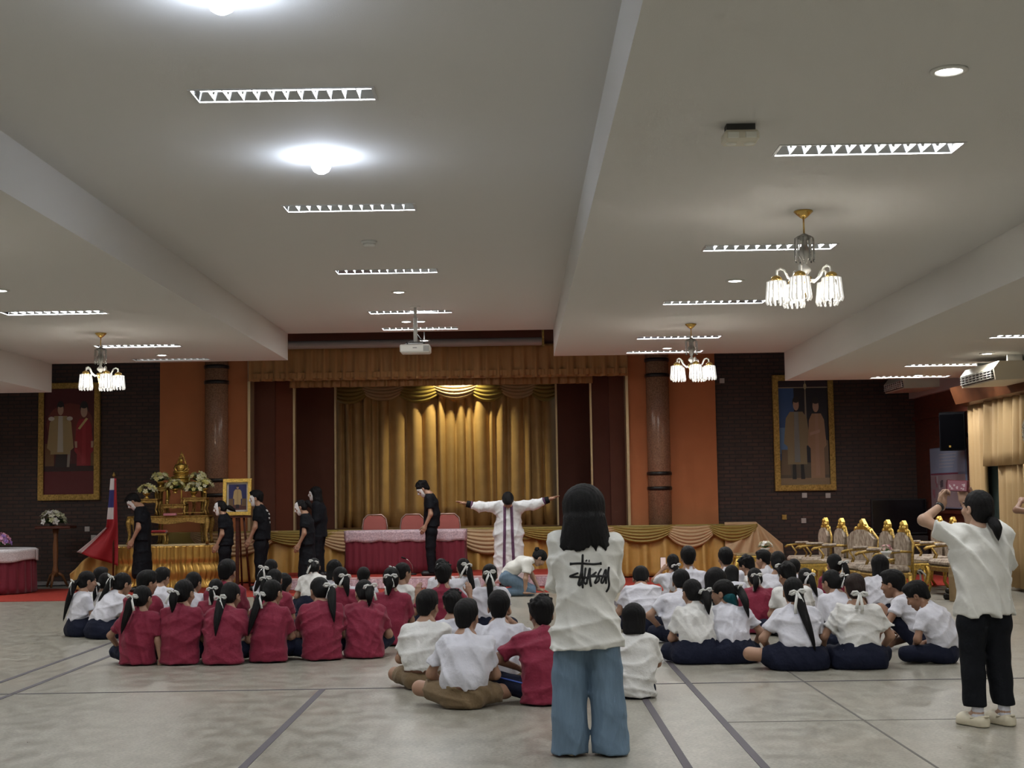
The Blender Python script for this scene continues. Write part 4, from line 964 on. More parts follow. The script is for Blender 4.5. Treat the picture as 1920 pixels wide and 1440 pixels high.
# ---- canonical head, facing +Y, centre at origin, 0.23 tall
def head_prims():
    P = [elli((0,-.017,.032), (.074,.092,.083)), elli((0,.022,-.035), (.059,.066,.082), k=.03), elli((0,.058,-.096), (.024,.022,.018), k=.025),
         cone((0,.084,.012), (0,.100,-.022), .007, .0125, k=.014), elli((0,.092,-.028), (.019,.010,.009), k=.008),
         elli((0,.074,.028), (.052,.012,.010), k=.015)]
    for s in (-1,1):
        P += [elli((s*.031,.094,.006), (.019,.016,.012), op='-', k=.012), elli((s*.031,.074,.006), (.0155,.0125,.0115), k=.004),
              elli((s*.077,-.006,-.010), (.010,.021,.031), k=.010), elli((s*.083,.002,-.008), (.006,.010,.016), op='-', k=.005), elli((s*.038,.062,-.028), (.022,.022,.02), k=.02)]
    P += [elli((0,.083,-.057), (.025,.012,.006), k=.006), elli((0,.081,-.067), (.021,.012,.006), k=.006), elli((0,.099,-.0622), (.024,.010,.0015), op='-', k=.003)]
    return P
def face_mats(V, Q):
    c = V[Q].mean(1); x, y, z = np.abs(c[:,0]), c[:,1], c[:,2]
    m = np.zeros(len(Q), int)
    m[((x-.031)/.0135)**2 + ((z-.006)/.0062)**2 < 1] = 1
    m[(((x-.031)/.0135)**2 + ((z-.006)/.0062)**2 < 1) & (((x-.031)/.0065)**2 + ((z-.006)/.0065)**2 < 1)] = 2
    m[(((x-.034)/.019)**2 + ((z-.029)/.0042)**2 < 1)] = 2
    m[(((x)/.024)**2 + ((z+.062)/.010)**2 < 1)] = 3
    m[y < .05] = 0
    return m
HEAD = {}
for key, rs in (('hi', .0055), ('lo', .0095)):
    V, Q = sdf_mesh(head_prims(), rs, .02); HEAD[key] = (V, Q, face_mats(V, Q))
# ---- canonical hands: wrist at origin, fingers +Y, back of the hand +Z, thumb -X
def hand_prims(curl, spread=.0, thumb=.6):
    P = [cone((0,-.02,0), (0,.03,0), .024, .027, s=.72), cone((0,.02,0), (0,.078,.002), .021, .019, s=.48)]
    for i, (x, L) in enumerate(((-.030,.072),(-.010,.080),(.010,.075),(.029,.058))):
        a0 = np.array((x*.95,.085-(.006 if i in (0,3) else 0)-(.004 if i == 3 else 0),.004)); ang = 0; p = a0
        P.append(cone((x*.8,.055,.002), a0, .011, .0098, k=.008))
        for j, f in enumerate((.45,.31,.24)):
            ang += curl*(.75 if j == 0 else 1.0)
            d = np.array((x*spread*8+.0, math.cos(ang), -math.sin(ang))); d /= np.linalg.norm(d)
            q = p+d*L*f; P.append(cone(p, q, .0092-.0008*j, .0084-.0009*j, k=.003)); p = q
    t0 = np.array((-.026,.018,-.006)); t1 = t0+np.array((-.022,.028,-.008-.01*curl)); t2 = t1+np.array((-.012+.01*curl,.026,-.006-.014*curl)); t3 = t2+np.array((-.004+.012*curl,.022,-.004-.012*curl))
    P += [cone(t0,t1,.015,.0115,k=.012), cone(t1,t2,.0108,.0098,k=.003), cone(t2,t3,.0096,.008,k=.003)]
    return P
HANDS = {n: (sdf_mesh(hand_prims(c, sp), .0050, .01), sdf_mesh(hand_prims(c, sp), .0075, .008)) for n, c, sp in (('relaxed', .35, .0), ('flat', .06, .09), ('grip', .95, 0.))}
def hand_at(kind, W_, d, up, left, scale=1., hi=True):
    V, Q = HANDS[kind][0 if hi else 1]; V = V.copy(); Q = Q.copy()
    if left: V[:,0] *= -1; Q = Q[:,::-1]
    y = d/np.linalg.norm(d); z = np.array(up,float); z = z-y*z.dot(y); z /= np.linalg.norm(z)+1e-9; x = np.cross(y, z)
    return V*scale@np.array([x,y,z])+W_, Q
# ---- hair
HAIRN = [(.0009,260,0,20,30,10,40,1.,0.), (.0008,60,230,30,20,40,10,1.4,2.)]
def hair_prims(kind):
    cap = lambda r, cut: elli((0,-.020,.036), r, cut=cut)
    face = ((0,.86,-.5), .062)
    if kind == 'short':
        return [elli((0,-.022,.040), (.085,.102,.090), cut=[((0,.80,-.60),.038), ((0,-.35,-.94),.060)]), elli((0,.025,.098), (.055,.065,.032), k=.03, cut=[((0,.8,-.6),.03)]),
                elli((0,-.075,-.028), (.058,.030,.055), k=.03, cut=[((0,0,-1),.072)])]
    if kind == 'tousled':
        P = [elli((0,-.022,.042), (.088,.105,.092), cut=[((0,.80,-.60),.042), ((0,-.3,-.95),.065)]), elli((0,-.075,-.03), (.06,.032,.055), k=.03, cut=[((0,0,-1),.078)])]
        r = random.Random(3)
        for i in range(26):
            a = r.uniform(0,2*PI); e = r.uniform(.1,1.4); c = np.array((.082*math.cos(a)*math.cos(e), -.02+.098*math.sin(a)*math.cos(e), .045+.085*math.sin(e)))
            P.append(cone(c, c+np.array((r.uniform(-.03,.03), r.uniform(-.02,.04), r.uniform(-.005,.02))), .018, .006, k=.012, cut=[((0,.8,-.6),.055)]))
        return P
    if kind == 'tied':
        return [elli((0,-.020,.034), (.081,.099,.089), cut=[((0,.86,-.5),.040), ((0,-.2,-.98),.085)]), elli((0,-.055,-.03), (.072,.058,.062), k=.03, cut=[((0,1,0),.0), ((0,0,-1),.088)]), elli((0,-.105,-.012), (.03,.028,.03), k=.03)]
    if kind == 'bob':
        return [elli((0,-.020,.036), (.086,.103,.092), cut=[((0,.86,-.5),.042)]), cone((0,-.035,.02), (0,-.045,-.115), .084, .080, s=.88, k=.03, cut=[((0,1,.0),.022), ((0,0,-1),.135)])]
    if kind == 'long':
        return [elli((0,-.020,.036), (.087,.104,.093), cut=[((0,.86,-.5),.042)]), cone((0,-.035,.02), (0,-.06,-.19), .085, .085, s=.80, k=.03, cut=[((0,1,.0),.02), ((0,0,-1),.24)]),
                cone((-.06,-.07,-.12), (-.075,-.085,-.30), .05, .012, k=.02), cone((.05,-.075,-.12), (.065,-.09,-.31), .05, .012, k=.02), cone((0,-.08,-.15), (0,-.10,-.32), .05, .012, k=.02), cone((.085,-.04,-.1), (.11,-.045,-.27), .035, .01, k=.02), cone((-.085,-.04,-.1), (-.11,-.045,-.27), .035, .01, k=.02)]
def hair_mat(name, c):
    return mat(name, c, .55, bump=.45, bs=90, stretch=(6,6,.7), spec=.22)
HAIRB = hair_mat('black_hair', (.0045,.004,.0045)); HAIRBR = hair_mat('brown_hair', (.020,.011,.009)); TEAL = hair_mat('teal_hair', (.004,.075,.09))
HAIRME = {}
def hair_mesh(kind, m=None):
    m = m or HAIRB
    if (kind, m.name) not in HAIRME:
        HAIRME[(kind, m.name)] = np_mesh('hair', [sdf_mesh(hair_prims(kind), .0062, .012, HAIRN)], m)
    return HAIRME[(kind, m.name)]
V, Q = HEAD['hi'][:2]
def mask_mesh():
    hp = head_prims()[:7]
    P = [dict(p) for p in hp]
    for p in P:
        if p['t'] == 'e': p['r'] = p['r']+.009
        else: p['ra'] += .009; p['rb'] += .009
        p['cut'] = [((0,-.92,-.12), -.012), ((0,.0,1), .098), ((0,0,-1), .118)]
    return np_mesh('mask', [sdf_mesh(P, .006, .02)], mat('white_mask', (.82,.82,.83), .45))
# ---- skin and cloth
SKIN = [mat('skin_%d' % i, c, .5, var=.06, vs=14) for i, c in enumerate(((.36,.205,.135),(.30,.16,.10),(.42,.26,.18)))]
EYEW = mat('eye_white', (.7,.68,.66), .3); EYEB = mat('eye_dark', (.012,.008,.007), .3); LIP = mat('lips', (.33,.11,.09), .45)
def cloth(name, c, rough=.8, bump=.35, bs=26): return mat(name, c, rough, bump=bump, bs=bs, sheen=.1 if max(c) > .1 else 0., var=.05, vs=9, spec=.5 if max(c) > .1 else .2)
SHIRTW = cloth('white_school_shirt', (.66,.655,.72)); SHIRTW2 = cloth('warm_white_shirt', (.72,.71,.69)); SHIRTR = cloth('crimson_polo', (.205,.0105,.036)); TEEW = cloth('white_tee', (.74,.735,.70), bump=.2)
NAVY = cloth('navy_cloth', (.0095,.012,.028)); KHAKI = cloth('khaki_cloth', (.185,.125,.065)); BLACKC = cloth('black_cloth', (.006,.007,.010)); DENIM = mat('blue_denim', (.135,.205,.285), .8, bump=.3, bs=40, var=.12, vs=14, stretch=(1,1,.25)); BELT = mat('dark_belt', (.02,.014,.012), .4); BELTB = mat('brown_belt', (.10,.04,.02), .45)
RIB = mat('white_ribbon', (.88,.88,.86), .5); SOCK = cloth('white_sock', (.6,.6,.66)); 
def ribbon_mesh(seed):
    r = random.Random(seed); mb = MB(); w = .027
    def band(pts, w0, w1):
        n = len(pts); vs = []
        for i, p in enumerate(pts):
            p = Vector(p); t_ = Vector(pts[min(i+1,n-1)])-Vector(pts[max(i-1,0)]); nrm = Vector((0,1,0)); sdv = t_.cross(nrm); sdv = sdv.normalized() if sdv.length > 1e-6 else Vector((0,0,1)); ww = (w0+(w1-w0)*i/(n-1))/2
            vs += [p+sdv*ww, p-sdv*ww]
        mb.add(vs, [(2*i,2*i+1,2*i+3,2*i+2) for i in range(n-1)], 0, True)
    for s in (-1,1):
        band([(0,-.012,0),(s*.028,-.030,.020),(s*.060,-.024,.014),(s*.068,-.010,-.004),(s*.05,-.002,-.012),(s*.02,-.006,-.005),(0,-.008,0)], w*.7, w*.9)
        L = r.uniform(.11,.19); dx = r.uniform(.02,.06)*s
        band([(0,-.012,0),(dx*.35,-.034,-L*.25),(dx*.8,-.040,-L*.6),(dx,-.036,-L)], w*.8, w*1.05)
    mb.box(-.009,.009,-.022,-.006,-.009,.009)
    return mb.mesh('ribbon', RIB)
RIBME = [ribbon_mesh(i) for i in range(5)]
def ribbon(parent, p, M, i, sc=1.):
    o = link('ribbon', RIBME[i % 5], parent)
    m4 = Matrix.Identity(4)
    for a in range(3):
        for b in range(3): m4[a][b] = float(M[a][b])*sc
    m4.translation = Vector(p); o.matrix_local = m4
    md = o.modifiers.new('thickness', 'SOLIDIFY'); md.thickness = .002; md.offset = 0
    return o
def tail_mesh(path, r0, seed, m=None):
    mb = MB(); r = random.Random(seed); n = len(path)
    P = [Vector(p) for p in path]
    def resamp(k):
        out = []
        for i in range(k+1):
            t = i/k*(n-1); j = min(int(t), n-2); f = t-j
            out.append(P[j].lerp(P[j+1], f))
        for _ in range(2): out = [out[0]]+[(out[i-1]+out[i]*2+out[i+1])/4 for i in range(1,k)]+[out[-1]]
        return out
    base = resamp(14)
    prof = [.55,.8,1.,1.08,1.1,1.08,1.02,.97,.9,.82,.72,.6,.46,.3,.1]
    mb.tube(base, [r0*q for q in prof], 10)
    for k in range(12):
        a = r.uniform(0,2*PI); off = Vector((math.cos(a), math.sin(a)*.7, 0)); rr = r.uniform(.5,.95); e = r.uniform(.8,1.08)
        pts = []
        for i, p in enumerate(base):
            pts.append(p+off*r0*prof[i]*rr + Vector((0,0,-(e-1)*.25*(i/14)**2)))
        mb.tube(pts, [r0*.33*q for q in prof], 5)
    return mb.mesh('ponytail', m or HAIRB)
class Fig:
    """one person: an Empty with body, clothing and hair as its parts"""
    def __init__(s, loc, rz, q, label, group=None, hi=True, skin=0, seed=0, cat='person'):
        s.J = pose(q); s.q = q; s.hi = hi; s.seed = seed; s.skin = SKIN[skin]
        s.root = thing('person', loc, label, cat, rz, group)
        s.res = .0115 if hi else .016
        s.k = s.J['s']
    def part(s, name, prims, m, k=.04, wr=None, zmin=.006, res=None, parent=None):
        V, Q = sdf_mesh(prims, res or s.res, k, wr, zmin)
        return link(name, np_mesh(name, [(V, Q)], m), parent or s.root)
    def body(s, legs='bare', hands=('relaxed','relaxed'), hup=None, hdir=None, arms=True, feet=True):
        J, k = s.J, s.k; R_ = []
        c = lambda a, b, ra, rb, **kw: R_.append(cone(J[a] if isinstance(a, str) else a, J[b] if isinstance(b, str) else b, ra*k, rb*k, **kw))
        c('P','W',.095,.085,s=.72); c('W','C',.085,.095,s=.70); c('C','N',.095,.06,s=.66); c('N','HC',.054,.050); c('SL','SR',.045,.045)
        for sd in 'LR':
            c('S'+sd,'E'+sd,.044,.036); c('E'+sd,'H'+sd,.037,.025)
            if legs == 'bare':
                c('B'+sd,'K'+sd,.080,.058); c('K'+sd,'A'+sd,.054,.034)
                if feet: c('A'+sd,'T'+sd,.034,.024)
        parts = [sdf_mesh(R_, s.res, .03*k, None, .004)]
        mi = [np.zeros(len(parts[0][1]), int)]
        Vh, Qh, mh = HEAD['hi' if s.hi else 'lo']; parts.append((Vh*J['hs']@J['MH'].T+J['HC'], Qh)); mi.append(mh)
        for i, sd in enumerate('LR'):
            if not hands[i]: continue
            d = J['H'+sd]-J['E'+sd] if not (hdir and hdir[i] is not None) else np.array(hdir[i], float)
            up = (hup[i] if hup and hup[i] is not None else (0,-.2,1.)); h = hand_at(hands[i], J['H'+sd], d, up, sd == 'L', .95*k, s.hi); parts.append(h); mi.append(np.zeros(len(h[1]), int))
        s.bodyo = link('body', np_mesh('body', parts, [s.skin, EYEW, EYEB, LIP], mi), s.root)
    def mh4(s):
        m = Matrix.Identity(4)
        for a in range(3):
            for b in range(3): m[a][b] = float(s.J['MH'][a][b])*s.J['hs']
        m.translation = Vector(s.J['HC']); return m
    def hair(s, kind, m=None, tail=None, rib=None, tie=(0,-.118,-.012), tr=.040, tw=None, streak=False):
        """tail: (dx, length) end of the ponytail; rib: ribbon variant number"""
        J = s.J
        o = link('hair', hair_mesh(kind, m), s.root); o.matrix_local = s.mh4(); s.hairo = o
        T_ = J['HC'] + J['MH']@(np.array(tie)*J['hs'])
        back = J['MH']@np.array((0,-1,0.))
        if tail:
            dx, L = tail[0], tail[1]; dy = tail[2] if len(tail) > 2 else 0.
            z1 = T_[2]-L*.95
            spine = [J['P'], J['W'], J['C'], J['N']]
            def backy(z):
                zs = [p[2] for p in spine]; ys = [p[1] for p in spine]; return np.interp(z, zs, ys)-.135*s.k
            p = [T_, T_+back*.03+np.array((dx*.1,0,.0)), T_+back*.05+np.array((dx*.22,0,-L*.18))]
            for f in (.4,.6,.8,1.):
                z = T_[2]-L*f; y = min(T_[1]+back[1]*.055, backy(z)-.015) if dy == 0 else T_[1]+back[1]*.05-dy*f
                if abs(dx) > .12 and dy == 0: y = y*(1-f*.3)+ (J['C'][1]-.06)*f*.3
                p.append(np.array((T_[0]+back[0]*.05*(1-f)+dx*f, y, z)))
            link('ponytail', tail_mesh(p, tr*s.k, s.seed, TEAL if streak else m), s.root)
        if rib is not None:
            yw = math.atan2(back[0], -back[1]); 
            ribbon(s.root, T_+back*.046+np.array((0,0,.006)), rot('z', -yw*1.0 if False else math.atan2(J['MH'][1][0], J['MH'][0][0]))@rot('y', (s.seed*37 % 11-5)*.05), rib, 1.05*s.k)
    # clothing ------------------------------------------------
    def top(s, m, name='shirt', tuck=True, sleeve=.62, fat=1., long=False, collar=True, flare=1., seedw=None, amp=.0045, slr=1., hemz=None, kk=.045):
        J, k = s.J, s.k; P = []; g = fat*k
        ux = J['MT']@np.array((1,0,0.))
        if tuck:
            ax = J['W']-J['P']; ax = ax/np.linalg.norm(ax); b = J['P']+ax*.055*k
            P.append(cone(b, J['W'], .118*g, .124*g, s=.74, cut=[(-ax, -(ax@b)+.005)])); P.append(cone(b+ax*.04*k, b+ax*.07*k, .125*g, .127*g, s=.745, cut=[(-ax, -(ax@b)+.0)]))
        else:
            z = hemz if hemz is not None else .012
            b = J['P']*1.; 
            if hemz is None: b = np.array((J['P'][0], J['P'][1]-.01*k, .03*k)); P.append(cone(b, J['W'], .135*g*flare, .122*g, s=.74, cut=[((0,0,-1),-z)])); P.append(cone(J['P'], J['W'], .128*g, .122*g, s=.74))
            else: b = J['P']+(J['P']-J['W'])/np.linalg.norm(J['P']-J['W'])*(J['P'][2]-z); P.append(cone(b, J['W'], .128*g*flare, .118*g, s=.72, cut=[((0,0,-1),-z)]))
        sm_ = (J['SL']+J['SR'])/2; P += [cone(J['W'], J['C'], .116*g, .108*g, s=.66, u=ux), cone(J['C'], sm_*.8+J['C']*.2, .108*g, .084*g, s=.52, u=ux), cone(J['SL']*.92+sm_*.08, J['SR']*.92+sm_*.08, .056*k, .056*k, k=.06), cone(J['C']*.5+J['W']*.5, sm_, .10*g, .075*g, s=.55, u=ux), cone(J['C']*.2+J['N']*.8, J['N']+(J['NH']-J['N'])*.25, .07*k, .058*k)]
        for sd in 'LR':
            S_, E_ = J['S'+sd], J['E'+sd]
            if long:
                d2 = J['H'+sd]-E_; e = E_+d2*long; P.append(cone(S_, E_, .062*k*slr, .056*k*slr)); P.append(cone(E_, e, .056*k*slr, .047*k*slr, cut=[(d2/np.linalg.norm(d2), (d2/np.linalg.norm(d2))@e)]))
            else:
                d = E_-S_; L = np.linalg.norm(d); d = d/L; e = S_+d*L*sleeve; P.append(cone(S_, e+d*.03, .055*k*slr, .064*k*slr, cut=[(d, d@e)]))
        if collar: P.append(cone(J['N']+(J['NH']-J['N'])*.1, J['N']+(J['NH']-J['N'])*.62, .068*k, .060*k, k=.012, cut=[((J['NH']-J['N'])/np.linalg.norm(J['NH']-J['N']), ((J['NH']-J['N'])/np.linalg.norm(J['NH']-J['N']))@(J['N']+(J['NH']-J['N'])*.62))]))
        s.topo = s.part(name, P, m, kk*k, wrinkle(seedw if seedw is not None else s.seed, amp, 52, 4), .007)
        return s.topo
    def skirt(s, m, spread=1., high=True, wide=1.):
        J, k = s.J, s.k
        P = [cone(J['P']+np.array((0,-.01,-.02))*k, J['W']*.6+J['P']*.4, .128*k, .110*k, s=.70)]
        if high: P.append(cone(J['P'], J['P']+(J['W']-J['P'])*.72, .118*k, .108*k, s=.74))
        for sd in 'LR': P.append(cone(J['B'+sd]*.9+np.array((0,-.02,.0)), J['B'+sd]+(J['K'+sd]-J['B'+sd])*spread, .112*k*wide, .092*k*wide, k=.10))
        P.append(cone(J['BL']+np.array((-.07,-.01,-.05))*k*wide, J['BR']+np.array((.07,-.01,-.05))*k*wide, .085*k, .085*k, k=.08))
        s.low = s.part('skirt', P, m, .06*k, wrinkle(s.seed+9, .004, 40, 3), .005); return s.low
    def trousers(s, m, frac=1., calf=.95, name='trousers', fat=1., wr=.004):
        J, k = s.J, s.k
        P = [cone(J['P']+np.array((0,-.005,-.03))*k, J['P']+(J['W']-J['P'])*.62, .122*k, .108*k, s=.72)]
        for sd in 'LR':
            b, kn, an = J['B'+sd], J['K'+sd], J['A'+sd]; d = (kn-b)/np.linalg.norm(kn-b); e = b+(kn-b)*frac
            P.append(cone(b, e, .098*k*fat, .076*k*fat, cut=[(d, d@e)] if frac < 1 else []))
            if frac >= 1:
                d = (an-kn)/np.linalg.norm(an-kn); e = kn+(an-kn)*calf; P.append(cone(kn, e, .072*k*fat, .055*k*fat, cut=[(d, d@e)]))
        s.low = s.part(name, P, m, .035*k, wrinkle(s.seed+5, wr, 48, 3), .005); return s.low
    def belt(s, m=None, f=.42):
        J, k = s.J, s.k; ax = J['W']-J['P']; L = np.linalg.norm(ax); ax = ax/L; c0 = J['P']+ax*.052*k
        P = [cone(c0-ax*.02, c0+ax*.03, .1245*k, .1235*k, s=.72, cut=[(ax, ax@c0+.018), (-ax, -(ax@c0)+.016)])]
        return s.part('belt', P, m or BELT, .005, None, .006, .009)
    def shoes(s, m, name='shoe', r=.042, up=0.):
        for sd in 'LR':
            A, T_ = s.J['A'+sd], s.J['T'+sd]; d = T_-A; h = A-d*.35; h = np.array((h[0],h[1],T_[2]))
            s.part(name, [cone(h+np.array((0,0,.012)), T_+np.array((0,0,.008)), r*.95*s.k, r*s.k), cone(h+np.array((0,0,.02)), A, r*.9*s.k, r*.8*s.k, cut=[((0,0,1), A[2]+up)])], m, .02, None, .003, .0095)
